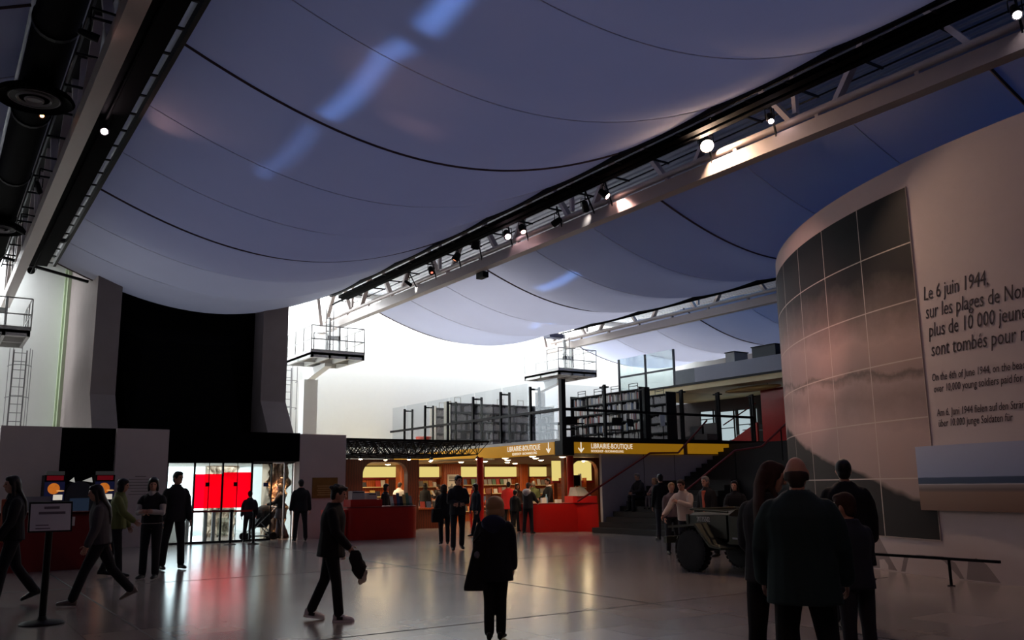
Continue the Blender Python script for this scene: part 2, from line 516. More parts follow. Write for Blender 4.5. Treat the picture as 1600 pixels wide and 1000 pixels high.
for x, lb in ((6.95, 'white turnstile gate behind the left red pane'), (7.75, 'white turnstile gate behind the middle door post')):
    t = thing('turnstile', lb, 'turnstile', (x, 29.3, 0))
    f = MB(); f.box(x - .05, 29.0, 0, x + .05, 29.08, .95).box(x + .5, 29.0, 0, x + .6, 29.08, .95).box(x - .05, 29.0, .88, x + .6, 29.08, .95)
    f.build('frame', GREYM, t); box(x + .12, 29.02, .15, x + .45, 29.04, .7).build('flap', GLASS, t)
t = thing('counter_block', 'pale ticket block just inside the entrance glass', 'counter', (6.6, 29.6, 0))
box(6.3, 29.4, 0, 6.95, 29.9, .86).build('body', WHITE, t); box(6.28, 29.38, .86, 6.97, 29.92, .9).build('top', GREYM, t)

# curved white wall with its printed mural
CX, CY, CR = 26.138, 5.177, 12.628
def cyl(a, z, r=CR): a = R(a); return (CX + r * cos(a), CY + r * sin(a), z)


b = MB(); N = 140; A0, A1 = 60, 300
rings = []
for k in range(N + 1):
    a = A0 + (A1 - A0) * k / N
    rings.append([cyl(a, 0), cyl(a, 7.08), cyl(a, 7.08, CR - .25), cyl(a, 0, CR - .25)])
b.loft(rings)
struct('wall_curved', b, mat('warm_white_render', (204, 190, 184), .85, var=.03, bump=.08), smooth=True)


def bent(name, a0, a1, z0, z1, r, th, m, parent=None, n=40, nz=1):
    vs = []; fs = []; uv = []
    for k in range(n + 1):
        a = a0 + (a1 - a0) * k / n
        for j in range(nz + 1):
            vs.append(cyl(a, z0 + (z1 - z0) * j / nz, r + th)); uv.append((k / n, j / nz))
    w_ = nz + 1
    for k in range(n):
        for j in range(nz):
            fs.append((k * w_ + j, (k + 1) * w_ + j, (k + 1) * w_ + j + 1, k * w_ + j + 1))
    base = len(vs)
    for k in range(n + 1):
        a = a0 + (a1 - a0) * k / n
        vs += [cyl(a, z0, r), cyl(a, z1, r)]; uv += [(k / n, 0), (k / n, 1)]
    for k in range(n):
        q = base + 2 * k
        fs += [(q, q + 1, q + 3, q + 2), (k * w_, q, q + 2, (k + 1) * w_), (k * w_ + nz, (k + 1) * w_ + nz, q + 3, q + 1)]
    fs += [tuple([base] + [j for j in range(nz + 1)] + [base + 1]), tuple([base + 2 * n + 1] + [n * w_ + j for j in range(nz, -1, -1)] + [base + 2 * n])]
    mb = MB(); mb.add(vs, fs)
    return mb.build(name, m, parent, smooth=True, uv=uv)


def mural_mat():
    """sepia beach-and-sea mist picture printed on tiles: dark sky, pale haze, dark foreground slope, white tile gaps"""
    mt = bpy.data.materials.new('mural_print'); mt.use_nodes = True
    nt = mt.node_tree; b_ = nt.nodes['Principled BSDF']; L = nt.links
    def nd(k, **kw):
        q = nt.nodes.new(k)
        for a, v in kw.items(): setattr(q, a, v)
        return q
    def mth(op, a, b2=None):
        q = nd('ShaderNodeMath', operation=op)
        for i, v in enumerate((a, b2)):
            if v is None: continue
            if isinstance(v, (int, float)): q.inputs[i].default_value = v
            else: L.new(v, q.inputs[i])
        return q.outputs[0]
    tc = nd('ShaderNodeTexCoord'); sp = nd('ShaderNodeSeparateXYZ'); L.new(tc.outputs['UV'], sp.inputs[0])
    u, v = sp.outputs[0], sp.outputs[1]
    n1 = nd('ShaderNodeTexNoise'); n1.inputs['Scale'].default_value = 7; n1.inputs['Detail'].default_value = 8; n1.inputs['Roughness'].default_value = .65
    mp = nd('ShaderNodeMapping'); mp.inputs['Scale'].default_value = (1.6, .8, 1); L.new(tc.outputs['UV'], mp.inputs[0]); L.new(mp.outputs[0], n1.inputs['Vector'])
    wob = mth('MULTIPLY', mth('SUBTRACT', n1.outputs[0], .5), .13)
    hz = mth('ADD', v, mth('ADD', wob, mth('MULTIPLY', mth('SUBTRACT', u, .5), .16)))
    cr = nd('ShaderNodeValToRGB'); e = cr.color_ramp.elements
    e[0].position = 0.0; e[0].color = rgb((92, 82, 78))
    e[1].position = 1.0; e[1].color = rgb((20, 18, 17))
    for p, c in ((.20, (168, 146, 138)), (.38, (182, 158, 150)), (.46, (150, 130, 124)), (.50, (168, 146, 138)), (.53, (112, 98, 92)), (.545, (160, 138, 130)), (.64, (176, 152, 144)), (.74, (116, 102, 95)), (.84, (44, 39, 36))):
        q = e.new(p); q.color = rgb(c)
    L.new(hz, cr.inputs[0])
    # dark foreground bank rising to the left of the lower edge
    n2 = nd('ShaderNodeTexNoise'); n2.inputs['Scale'].default_value = 14; L.new(tc.outputs['UV'], n2.inputs['Vector'])
    edge = mth('SUBTRACT', .40, mth('ADD', mth('MULTIPLY', mth('ABSOLUTE', mth('SUBTRACT', u, .46)), .52), mth('MULTIPLY', n2.outputs[0], .05)))
    st = nd('ShaderNodeMapRange'); st.inputs['From Min'].default_value = -.008; st.inputs['From Max'].default_value = .008
    L.new(mth('SUBTRACT', edge, v), st.inputs[0])
    mx = nd('ShaderNodeMix', data_type='RGBA'); mx.inputs[7].default_value = rgb((44, 39, 36))
    L.new(st.outputs[0], mx.inputs[0]); L.new(cr.outputs[0], mx.inputs[6])
    # a pale round boulder low in the right
    dx = mth('MULTIPLY', mth('SUBTRACT', u, .80), 1.9); dy = mth('SUBTRACT', v, .045)
    rr = mth('SQRT', mth('ADD', mth('MULTIPLY', dx, dx), mth('MULTIPLY', dy, dy)))
    s2 = nd('ShaderNodeMapRange'); s2.inputs['From Min'].default_value = .13; s2.inputs['From Max'].default_value = .07
    L.new(rr, s2.inputs[0])
    mx2 = nd('ShaderNodeMix', data_type='RGBA'); mx2.inputs[7].default_value = rgb((82, 74, 68))
    L.new(s2.outputs[0], mx2.inputs[0]); L.new(mx.outputs[2], mx2.inputs[6])
    # tile gaps
    def gap(c, count, wd):
        fr_ = mth('FRACT', mth('ADD', mth('MULTIPLY', c, count), .0))
        return mth('GREATER_THAN', mth('ABSOLUTE', mth('SUBTRACT', fr_, .5)), .5 - wd)
    g = mth('MAXIMUM', gap(u, 9, .008), gap(v, 6, .011))
    mx3 = nd('ShaderNodeMix', data_type='RGBA'); mx3.inputs[7].default_value = rgb((196, 180, 168))
    L.new(g, mx3.inputs[0]); L.new(mx2.outputs[2], mx3.inputs[6])
    L.new(mx3.outputs[2], b_.inputs['Base Color']); b_.inputs['Roughness'].default_value = .55; b_.inputs['Specular IOR Level'].default_value = .15
    return mt


# nine columns of tiles, 6.26 degrees each, right edge at 164.55 degrees
mu = bent('wall_mural', 164.55 - 9 * 6.26, 164.55, .59, 6.64, CR, .02, mural_mat(), n=90)
tag(mu, 'sepia photo mural of tiles wrapped round the curved white wall', 'mural')


def beach_mat():
    mt = bpy.data.materials.new('beach_print'); mt.use_nodes = True
    nt = mt.node_tree; b_ = nt.nodes['Principled BSDF']
    tc = nt.nodes.new('ShaderNodeTexCoord'); sp = nt.nodes.new('ShaderNodeSeparateXYZ'); nt.links.new(tc.outputs['UV'], sp.inputs[0])
    n = nt.nodes.new('ShaderNodeTexNoise'); n.inputs['Scale'].default_value = 30
    mp = nt.nodes.new('ShaderNodeMapping'); mp.inputs['Scale'].default_value = (1, 6, 1)
    nt.links.new(tc.outputs['UV'], mp.inputs[0]); nt.links.new(mp.outputs[0], n.inputs['Vector'])
    ad = nt.nodes.new('ShaderNodeMath'); ad.operation = 'MULTIPLY_ADD'; ad.inputs[1].default_value = .025
    nt.links.new(n.outputs[0], ad.inputs[0]); nt.links.new(sp.outputs[1], ad.inputs[2])
    cr = nt.nodes.new('ShaderNodeValToRGB'); e = cr.color_ramp.elements
    e[0].position = 0; e[0].color = rgb((120, 88, 66)); e[1].position = 1; e[1].color = rgb((172, 178, 200))
    for p, c in ((.29, (140, 108, 88)), (.33, (104, 86, 80)), (.40, (150, 136, 130)), (.412, (196, 190, 190)), (.425, (40, 60, 90)), (.515, (46, 66, 98)), (.525, (150, 162, 192))):
        q = e.new(p); q.color = rgb(c)
    nt.links.new(ad.outputs[0], cr.inputs[0]); nt.links.new(cr.outputs[0], b_.inputs['Base Color']); b_.inputs['Roughness'].default_value = .5
    return mt


bp = bent('beach_panel', 163.15, 205, 1.075, 2.12, CR + .03, .05, beach_mat(), n=50)
tag(bp, 'long curved photo panel of blue sky, sea and sand on the curved wall', 'photo panel')
INK = mat('dark_ink', (52, 40, 42), .7, var=.02)
t = thing('wall_text', 'dark italic text in three languages painted on the curved wall', 'wall text', cyl(166, 3))
def on_wall(a0, z0):
    return lambda x, y, z: cyl(a0 + math.degrees(x / CR), z0 + y, CR + .004 + max(z, -.002))
for body, a, z, cap, sx in (('Le 6 juin 1944,', 165.14, 4.562, .245, .80), ('sur les plages de Normandie,', 165.17, 4.245, .245, .80), ('plus de 10 000 jeunes soldats', 165.3, 3.925, .245, .80), ('sont tombés pour notre liberté', 165.35, 3.60, .245, .80),
                            ('On the 6th of June 1944, on the beaches of Normandy,', 165.16, 3.185, .128, .80), ('over 10,000 young soldiers paid for our freedom', 165.24, 2.995, .128, .80),
                            ('Am 6. Juni 1944 fielen auf den Stränden', 165.31, 2.60, .125, .80), ('über 10.000 junge Soldaten für', 165.34, 2.425, .125, .80)):
    text_mesh('text_line', body, cap / .72, INK, on_wall(a, z), t, shear=.2, sx=sx * .8, depth=.002)
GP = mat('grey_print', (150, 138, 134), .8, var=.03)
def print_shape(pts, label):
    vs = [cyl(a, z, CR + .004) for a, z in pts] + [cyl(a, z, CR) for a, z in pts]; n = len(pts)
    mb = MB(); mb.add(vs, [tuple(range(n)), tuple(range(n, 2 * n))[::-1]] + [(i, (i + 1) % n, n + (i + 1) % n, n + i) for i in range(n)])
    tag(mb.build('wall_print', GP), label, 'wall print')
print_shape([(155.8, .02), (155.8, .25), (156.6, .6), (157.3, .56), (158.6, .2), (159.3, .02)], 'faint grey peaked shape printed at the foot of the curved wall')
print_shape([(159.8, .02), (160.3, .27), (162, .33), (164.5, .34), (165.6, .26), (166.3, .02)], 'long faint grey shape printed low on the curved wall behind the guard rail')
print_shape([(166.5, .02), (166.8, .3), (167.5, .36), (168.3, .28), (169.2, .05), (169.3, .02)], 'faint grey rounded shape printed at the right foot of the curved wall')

t = thing('guard_rail', 'low black guard rail before the curved wall', 'rail', (13.0, 8.4, 0))
box(12.975, 7.1, .375, 13.025, 9.3, .415).build('bar', BLACK, t)
for y in (7.87, 9.2): 
    p = MB().cyl((13.0, y, 0), .022, .38, 10); p.cyl((13.0, y, 0), .055, .012, 14); p.build('post', BLACK, t)
# ================================================================ ceiling: fabric bays, trusses, ducts, lamps
SEAM = [31.3 - 2.83 * k for k in range(14)]
FAB1 = fabric_mat('blue_grey_canvas', (196, 196, 204), (190, 200, 224), .42)
FAB2 = fabric_mat('blue_canvas', (196, 196, 204), (186, 194, 220), .5)
CORD = mat('dark_hem', (92, 76, 76), .8)
HEMW = fabric_mat('pale_hem', (228, 226, 226), (230, 230, 240), .4)


def canopy(x0, x1, yend, label, m):
    t = thing('ceiling_fabric', label, 'fabric ceiling', ((x0 + x1) / 2, yend, 8.9))
    seams = [yend - 2.83 * k for k in range(14)]
    def z(x, y, bulge=True):
        s = (x - x0) / (x1 - x0)
        q = 1 - (2 * s - 1) ** 2
        q = .55 * q + .45 * sin(pi * s)
        k = (yend - y) / 2.83; f = k - math.floor(k)
        bl = .24 * (sin(pi * f) ** .8 if 0 < f < 1 else 0) * (.25 + .75 * sin(pi * min(max(s, 0), 1)))
        return 8.9 - 1.16 * q - (bl if bulge else 0)
    nx, per = 30, 10; vs = []; fs = []
    ys = []
    for k in range(13):
        for i in range(per): ys.append(seams[k] - 2.83 * i / per)
    ys.append(seams[13])
    for y in ys:
        for i in range(nx + 1):
            x = x0 + (x1 - x0) * i / nx; vs.append((x, y, z(x, y)))
    for j in range(len(ys) - 1):
        for i in range(nx):
            a = j * (nx + 1) + i; fs.append((a, a + 1, a + nx + 2, a + nx + 1))
    mb = MB(); mb.add(vs, fs); mb.build('canvas', m, t, smooth=True)
    for k, y in enumerate(seams[:-1]):
        pth = [(x0 + (x1 - x0) * i / 24, y, z(x0 + (x1 - x0) * i / 24, y, False) - (.006 if k % 3 == 0 else .001)) for i in range(25)]
        MB().tube(pth, .036 if k % 3 == 0 else .012, 5).build('seam', CORD if k % 3 == 0 else HEMW, t)
    return t


canopy(2.95, 12.4, 31.3, 'wide blue-grey fabric slung overhead between the two nearest trusses', FAB1)
canopy(14.65, 24.1, 32.9, 'deep blue fabric slung beyond the centre truss, above the curved wall', FAB2)
canopy(26.35, 35.8, 35.2, 'far strip of blue fabric above the upper balcony', FAB2)
canopy(-8.75, .7, 31.3, 'grey fabric edge at the top left beyond the black ducts', FAB1)

BEAM = mat('warm_white_beam', (196, 184, 178), .38, .15, var=.04)


def truss(xc, label, dl, yend=35.3):
    t = thing('roof_truss', label, 'truss', (xc, yend, 8.0))
    box(xc - .135, -6, 8.0, xc + .135, yend, 8.30).build('bottom_chord', BEAM, t)
    MB().tube([(xc - .02, -6, 8.47), (xc - .02, yend - .5, 8.47)], .075, 12).build('chord_tube', BEAM, t, smooth=True)
    y = yend - .8
    while y > -6:
        box(xc - .05, y - .04, 8.28, xc + .05, y + .04, 8.44).build('tube_bracket', BEAM, t); y -= 2.05
    box(xc - .12, -6, 9.72, xc + .12, yend + .3, 9.96).build('top_chord', BLACK, t)
    y = yend - .6; k = 0
    while y > -5:
        MB().bar((xc, y, 8.46), (xc, y - .95, 9.75), .16, .1).build('diagonal', BEAM if dl else BLACK, t)
        MB().bar((xc, y - 2.6, 8.46), (xc, y - 1.65, 9.75), .16, .1).build('diagonal', BEAM if dl else BLACK, t)
        if k % 2 == 0: box(xc - .05, y - 2.75, 8.6, xc + .05, y - 2.66, 9.75).build('upright', BEAM, t)
        y -= 3.6; k += 1
    MB().bar((xc, yend - .1, 8.1), (xc, yend + .5, 9.8), .14, .1).build('end_strut', BEAM, t)
    g = MB()
    for xx in (xc - .34, xc + .34):
        g.tube([(xx, -6, 8.94), (xx, 33, 8.94)], .018, 5).tube([(xx, -6, 9.22), (xx, 33, 9.22)], .018, 5)
    yy = 32.5
    while yy > -5:
        g.box(xc - .34, yy - .02, 8.9, xc + .34, yy + .02, 8.94); yy -= 1.4
    g.build('service_rail', BLACK, t)
    return t


truss(1.83, 'pale roof truss running overhead at the left edge', 1)
truss(13.53, 'pale central roof truss hung with spotlights between the two big fabrics', 1)
truss(25.28, 'pale roof truss seen far off beyond the blue fabric', 1)


def duct(x, r, z, label, y0=-6, y1=31.0):
    t = thing('air_duct', label, 'duct', (x, y1, z))
    MB().tube([(x, y0, z), (x, y1, z)], r, 20).build('pipe', BLACKG, t, smooth=True)
    y = y1 - 1.0
    while y > y0:
        MB().cyl((x, y - .05, z), r + .025, .1, 20, (0, 1, 0)).build('joint_band', BLACK, t); y -= 3.9
    return t


def tray(x0, x1, label, y1=31.0):
    t = thing('service_tray', label, 'service tray', ((x0 + x1) / 2, y1, 8.55))
    box(x0, -6, 8.66, x1, y1, 8.78).build('tray', BLACKG, t)
    MB().tube([((x0 + x1) / 2 - .08, -6, 8.60), ((x0 + x1) / 2 - .08, y1 + .9, 8.60)], .03, 8).build('conduit', BLACKG, t, smooth=True)
    y = y1 - .4
    while y > -6:
        box(x0 - .12 if x0 > 5 else x0, y - .03, 8.69, x1 if x0 > 5 else x1 + .12, y + .03, 8.72).build('spacer', BLACK, t); y -= .95


tray(12.54, 12.95, 'flat black service tray between the big fabric and the central truss')
tray(2.10, 2.66, 'flat black service tray at the right side of the left truss')
tray(24.25, 24.8, 'flat black service tray along the far truss', 32)
duct(1.08, .33, 8.78, 'long black duct at the far left carrying two round nozzles')


def rim(x0, x1, label, y1=31.4):
    t = thing('fabric_rail', label, 'rail', ((x0 + x1) / 2, y1, 8.8))
    box(x0, -6, 8.77, x1, y1, 8.94).build('edge_rail', BLACK, t)


rim(12.34, 12.41, 'black edge rail of the big fabric beside the central truss')
rim(2.86, 2.94, 'black edge rail of the big fabric beside the left truss')
rim(24.0, 24.1, 'black edge rail at the far side of the blue fabric', 33)
# end beam across the fabric mouth at the left
t = thing('spreader_bar', 'dark spreader bar under the far left corner of the big fabric', 'bar', (2.3, 31.6, 8.8))
MB().bar((1.4, 31.4, 8.9), (4.0, 31.9, 8.5), .1, .08).build('bar', BLACK, t)
t = thing('spreader_bar', 'dark crossbar tying the left duct to the fabric rail', 'bar', (2.3, 28.6, 8.9))
box(1.9, 28.5, 8.9, 2.95, 28.7, 9.0).build('bar', BLACK, t)

for y, lb in ((16.5, 'round black air nozzle on the left duct, nearest to the camera'), (25.6, 'round black air nozzle on the left duct, farther along')):
    t = thing('air_nozzle', lb, 'nozzle', (1.0, y, 8.3))
    MB().lathe([(.2, .35), (.24, .2), (.45, .1), (.6, .02), (.64, -.05), (.60, -.08), (.54, -.04), (.46, .02)], (1.0, y, 8.32), n=36).build('cone', BLACKG, t, smooth=True)
    for r_, z_ in ((.40, 8.30), (.27, 8.28), (.14, 8.26)):
        MB().lathe([(r_ - .03, 0), (r_, -.03), (r_ + .02, 0), (r_, .03)], (1.0, y, z_), n=32).build('ring', GREYM, t, smooth=True)
    MB().cyl((1.0, y, 8.28), .42, .02, 30).build('throat', BLACK, t)


def spotlight(p, aim, label, es, col, e, size=70, r=.09, lens=.075, fill=None):
    p = V(p); d = (V(aim) - p).normalized()
    t = thing('spotlight', label, 'spotlight', p, 'spotlights on the trusses')
    MB().lathe([(.03, -.28), (r * .8, -.26), (r, -.1), (r, 0), (r * .96, .0), (r * .9, -.02), (.0, -.02)], p, d, 18).build('housing', BLACK, t, smooth=True)
    MB().lathe([(.0, 0), (lens, 0), (lens, .006), (0, .006)], p - d * .012, d, 18).build('lens', emit_mat('lens_%g' % es + str(col), col, es), t)
    y = MB(); a = d.cross(V((0, 0, 1))).normalized() * (r + .015); c = p - d * .13
    y.tube([c + a, c + a + V((0, 0, .2)), c - a + V((0, 0, .2)), c - a], .012, 6).tube([c + V((0, 0, .2)), c + V((0, 0, .42))], .015, 6)
    y.build('yoke', BLACK, t)
    if 1.3 < p.x < 1.65 or 13.1 < p.x < 13.3:
        MB().bar(c + V((0, 0, .42)), (1.70 if p.x < 5 else 13.42, c.y, c.z + .40 if p.x < 5 else 8.2), .03).build('clamp', BLACK, t)
    if e:
        l = lamp('SPOT', 'spot_beam', p + d * .03, e, tuple(lin(x) for x in col), aim, spot=size, blend=.8, radius=.06)
    return t


PK = (255, 196, 176)
CAMP = (0, 0, 1.55)
spotlight((13.2, 12.44, 8.57), (10.0, 7.0, 2.5), 'blazing spotlight on the central truss, the brightest lamp overhead', 900, (255, 214, 184), 260, 110, .15, .13)
spotlight((13.2, 10.73, 8.49), (9, 5, 0), 'small lit spotlight just right of the blazing one', 60, (255, 226, 236), 40, 70, .07, .05)
spotlight((13.2, 15.74, 8.41), (15.5, 12.0, 4.5), 'lit spotlight on the central truss, second left of the blazing lamp', 20, (255, 200, 190), 160, 50, .09, .07)
spotlight((13.2, 20.17, 8.5), (11, 12, 0), 'pink-white spotlight midway along the central truss', 40, (255, 214, 226), 60, 70, .12, .08)
spotlight((13.2, 19.39, 8.44), (12.5, 14, 0), 'dim pinkish spotlight close beside the midway lamp', 8, (255, 190, 180), 20, 70, .1, .07)
spotlight((13.2, 23.24, 8.5), (9, 26, 0), 'dark spotlight with a small orange glint far along the central truss', 1.5, (255, 150, 110), 0, 60, .12, .05)
spotlight((13.2, 24.72, 8.42), (12, 18, 0), 'dark spotlight with a red glint next to the farthest truss lamps', 2, (255, 120, 100), 0, 60, .1, .04)
spotlight((13.2, 6.01, 8.46), (8, 2, 0), 'lit spotlight at the top right corner on the central truss', 60, (255, 240, 250), 30, 70, .08, .06)
spotlight((13.2, 22.0, 8.6), (14, 28, 0), 'black unlit spotlight hanging by the truss diagonals', .0, (40, 40, 40), 0, 60, .13, .06)
spotlight((2.3, 17.72, 8.40), (1.5, 11, 2.0), 'small pink-white spotlight under the left duct', 90, (255, 226, 236), 0, 70, .08, .06)
spotlight((1.2, 17.4, 8.35), (.8, 10, 1.0), 'tiny orange spotlight glowing beside the left nozzle', 12, (255, 170, 110), 0, 60, .06, .035)
spotlight((2.3, 32.0, 8.70), (1.0, 15, 1.0), 'black spotlight at the far end of the left duct', 0, (40, 40, 40), 0, 60, .12, .07)
# left-truss lamps for the curved wall and hall; dark fill spotlights are added
spotlight((1.5, 9.0, 7.85), (14.0, 8.2, 4.6), 'hall spotlight on the left truss aimed at the curved wall lettering', 8, PK, 92, 40)
spotlight((1.5, 12.8, 7.85), (15.9, 12.5, 4.7), 'hall spotlight on the left truss aimed at the sepia mural', 8, (255, 190, 172), 3800, 22, .06, .05)
spotlight((1.5, 11.4, 7.85), (16.4, 12.6, 4.0), 'wide hall spotlight on the left truss washing the whole mural', 8, PK, 260, 44, .06, .05)
spotlight((1.5, 6.2, 7.85), (13.5, 4.6, 3.6), 'hall spotlight on the left truss nearest the camera', 8, PK, 95, 44)
lamp('SPOT', 'fabric_wash', (2.75, 18.2, 8.25), 30, (1, .55, .5), (3.7, 16.6, 8.7), spot=60, blend=1, radius=.1)
spotlight((1.5, 20.5, 7.85), (4.6, 28.2, 2.6), 'added dark fill spotlight under the left truss aimed at the entrance panels', 0, (40, 40, 40), 3800, 80, .06, .05)  # added lamp that brightens the entrance panels, no known fitting here
spotlight((13.2, 18.0, 8.3), (9.5, 28.5, 3.5), 'added dark fill spotlight on the central truss aimed at the end panel by the bookshop', 0, (40, 40, 40), 3400, 52)  # invented fitting whose beam lifts the end panel and piers
spotlight((13.2, 16.6, 8.3), (21.0, 24.0, 1.6), 'added dark fill spotlight on the central truss aimed at the staircase wall', 0, (40, 40, 40), 600, 46)  # extra lamp put in to lighten the stair wall
spotlight((1.5, 24.0, 7.85), (12.8, 32.4, 5.6), 'added dark fill spotlight far along the left truss aimed at the gantry platform', 0, (40, 40, 40), 900, 55, .06, .05)  # added so the platform front comes out less dark
spotlight((13.2, 26.2, 8.3), (22.0, 27.0, 4.2), 'added dark fill spotlight far along the central truss aimed at the bookshelves', 0, (40, 40, 40), 2600, 42, .06, .05)  # made-up lamp that throws fill light on the library books
spotlight((1.5, 1.0, 7.85), (6.0, 8.5, 1.0), 'hall spotlight on the left truss above the camera lighting the near floor', 8, PK, 120, 70, .06, .05)
t = thing('loudspeaker', 'small black box fixed under the central truss beam', 'box', (13.75, 22.4, 7.9))
box(13.6, 22.2, 7.82, 13.8, 22.6, 8.0).build('body', BLACK, t)
t = thing('projector', 'bluish projector box hanging beside the far truss end', 'projector', (24.5, 33.4, 8.6))
box(24.0, 33.2, 8.45, 24.9, 33.7, 8.65).build('body', mat('blue_grey_case', (74, 78, 104), .5), t)
MB().tube([(24.5, 33.45, 8.65), (24.5, 33.45, 9.9)], .03, 8).build('bracket', BLACK, t)
t = thing('skylight_strip', 'glowing blue skylight panes between the far truss and the blue fabric', 'skylight', (25.0, 24.0, 10.4))
SKYB = emit_mat('blue_skylight', (70, 170, 255), 2.2)
for y0, y1 in ((22.6, 23.6), (23.9, 24.9), (25.3, 26.4), (27.2, 28.2), (29.4, 30.6)):
    box(24.5, y0, 10.4, 25.9, y1, 10.497).build('pane', SKYB, t)


def platform(x0, label, ladder=False):
    y0, y1, z = 32.2, 35.0, 6.55; x1 = x0 + 2.2
    t = thing('maintenance_platform', label, 'platform', ((x0 + x1) / 2, (y0 + y1) / 2, z), 'gantry platforms at the truss ends')
    f = MB()
    for y in (y0, (y0 + y1) / 2, y1 - .1): f.box(x0, y, z, x1, y + .1, z + .16)
    for k in range(4): f.box(x0 + (x1 - x0 - .1) * k / 3, y0, z, x0 + (x1 - x0 - .1) * k / 3 + .1, y1, z + .16)
    f.build('frame', WHITEM, t)
    box(x0, y0, z + .16, x1, y1, z + .2).build('deck', WHITEM, t)
    k = MB(); k.box(x0, y0, z + .1, x1, y0 + .02, z + .32).box(x0, y0, z + .1, x0 + .02, y1, z + .32).box(x1 - .02, y0, z + .1, x1, y1, z + .32)
    k.build('toe_board', WHITEM, t)
    for i in range(4):
        x = x0 + (x1 - x0) * i / 3
        MB().tube([(x, y0 + .02, z + .2), (x, y0 + .02, z + 1.25)], .022, 7).build('post', WHITEM, t)
    for x in (x0 + .02, x1 - .02):
        for i in (1, 2, 3):
            y = y0 + (y1 - y0) * i / 3
            MB().tube([(x, y, z + .2), (x, y, z + 1.25)], .022, 7).build('post', WHITEM, t)
    for h in (.72, 1.25):
        MB().tube([(x0 + .02, y1, z + h), (x0 + .02, y0 + .02, z + h), (x1 - .02, y0 + .02, z + h), (x1 - .02, y1, z + h)], .024, 7).build('rail', WHITEM, t)
    MB().tube([(x0 + .2, y0 + .3, z + .2), (x0 + .2, y0 + .3, z + 1.0), (x0 + .75, y0 + .3, z + 1.0), (x0 + .75, y0 + .3, z + .2)], .03, 8).build('gate', WHITEM, t)
    xc = (x0 + x1) / 2 + .25
    g = MB(); g.box(xc - .3, y0 + .9, z + .2, xc - .22, y0 + 1.1, z + 1.8).box(xc + .12, y0 + .9, z + .2, xc + .2, y0 + 1.1, z + 1.8).box(xc - .3, y0 + .9, z + .9, xc + .2, y0 + 1.1, z + 1.05)
    g.build('truss_bracket', WHITEM, t)
    g = MB()
    for dx in (-.5, -.2): g.tube([(xc + dx, y0 + .7, z + .2), (xc + dx, y0 + .7, z + 2.4)], .02, 6)
    for i in range(8): g.tube([(xc - .5, y0 + .7, z + .4 + .26 * i), (xc - .2, y0 + .7, z + .4 + .26 * i)], .012, 5)
    g.build('ladder', GREYM, t)
    col_ = MB(); col_.box(x0 + .95, 35.5, 3.05 if x0 > 20 else 0, x0 + 1.55, 36.1, 6.1).prism([(35.5, 6.1), (36.1, 6.1), (36.1, 6.55), (33.6, 6.55), (33.6, 6.42)], x0 + 1.1, x0 + 1.4, 'X')
    cc = col_.build('pillar', WHITE); cc['kind'] = 'structure'
    return t


platform(.25, 'white railed gantry platform at the left edge')
platform(11.98, 'white railed gantry platform left of the library, at the central truss end')
platform(23.75, 'white railed gantry platform above the library shelves')


def cage(x, y, z0, z1, label):
    t = thing('caged_ladder', label, 'ladder', (x, y, z0))
    for dx in (-.2, .2): MB().tube([(x + dx, y, z0), (x + dx, y, z1)], .025, 6).build('stile', GREYM, t)
    k = 0
    while z0 + .3 * k < z1: MB().tube([(x - .2, y, z0 + .3 * k), (x + .2, y, z0 + .3 * k)], .014, 5).build('rung', GREYM, t); k += 1
    g = MB(); z = z0 + 1.5
    hoop = lambda z: [(x + .36 * cos(a), y - .06 - .66 * abs(sin(a)) ** .8, z) for a in [pi * i / 12 for i in range(13)]]
    while z < z1: g.tube(hoop(z), .014, 5); z += 1.1
    for i in (1, 3, 6, 9, 11):
        p = hoop(0)[i]; g.tube([(p[0], p[1], z0 + 1.5), (p[0], p[1], z1)], .011, 5)
    g.build('cage', GREYM, t)


cage(2.42, 35.1, 2.2, 6.5, 'grey caged ladder below the left gantry platform')
cage(12.1, 35.3, 2.2, 6.5, 'caged ladder beside the white column left of the library')
# ================================================================ mezzanine library
MX, MY = 17.8, 24.0
sl = MB(); sl.box(MX, MY, 2.62, 42, 37.4, 3.05)
struct('floor_mezzanine', sl, mat('mezzanine_slab', (96, 74, 60), .7))
struct('trim_mezzanine', box(MX - .04, MY - .04, 3.02, 30, MY + .1, 3.18), BLACK)
struct('trim_mezzanine', box(MX - .06, MY + .1, 3.02, MX + .1, 37.3, 3.12), WHITEM)
c = MB(); c.box(MX - .08, MY - .08, 2.56, MX + .4, MY + .36, 3.05).box(MX - .05, MY - .05, 3.05, MX + .12, MY + .12, 5.12)
struct('trim_corner_post', c, BLACK)

t = thing('glass_balustrade', 'tall glass balustrade with black posts on the left edge of the library', 'balustrade', (MX, 30, 3.05))
for y in (25.9, 27.86, 29.88, 31.93, 33.93, 35.9):
    p = MB(); p.box(MX - .03, y - .04, 3.05, MX + .05, y + .04, 5.05).box(MX + .36, y - .04, 3.05, MX + .43, y + .04, 5.05).box(MX, y - .03, 4.93, MX + .4, y + .03, 4.99)
    p.build('post', BLACK, t)
box(MX - .04, MY + .14, 4.06, MX + .03, 37.3, 4.15).build('rail', BLACK, t)
ys = [24.3, 25.9, 27.86, 29.88, 31.93, 33.93, 35.9, 37.3]
for a, b_ in zip(ys, ys[1:]): box(MX + .06, a + .05, 3.12, MX + .075, b_ - .05, 5.2).build('pane', GLASSD, t)
t = thing('glass_balustrade', 'dark glass balustrade on the right front of the library above the yellow sign', 'balustrade', (22, MY, 3.05))
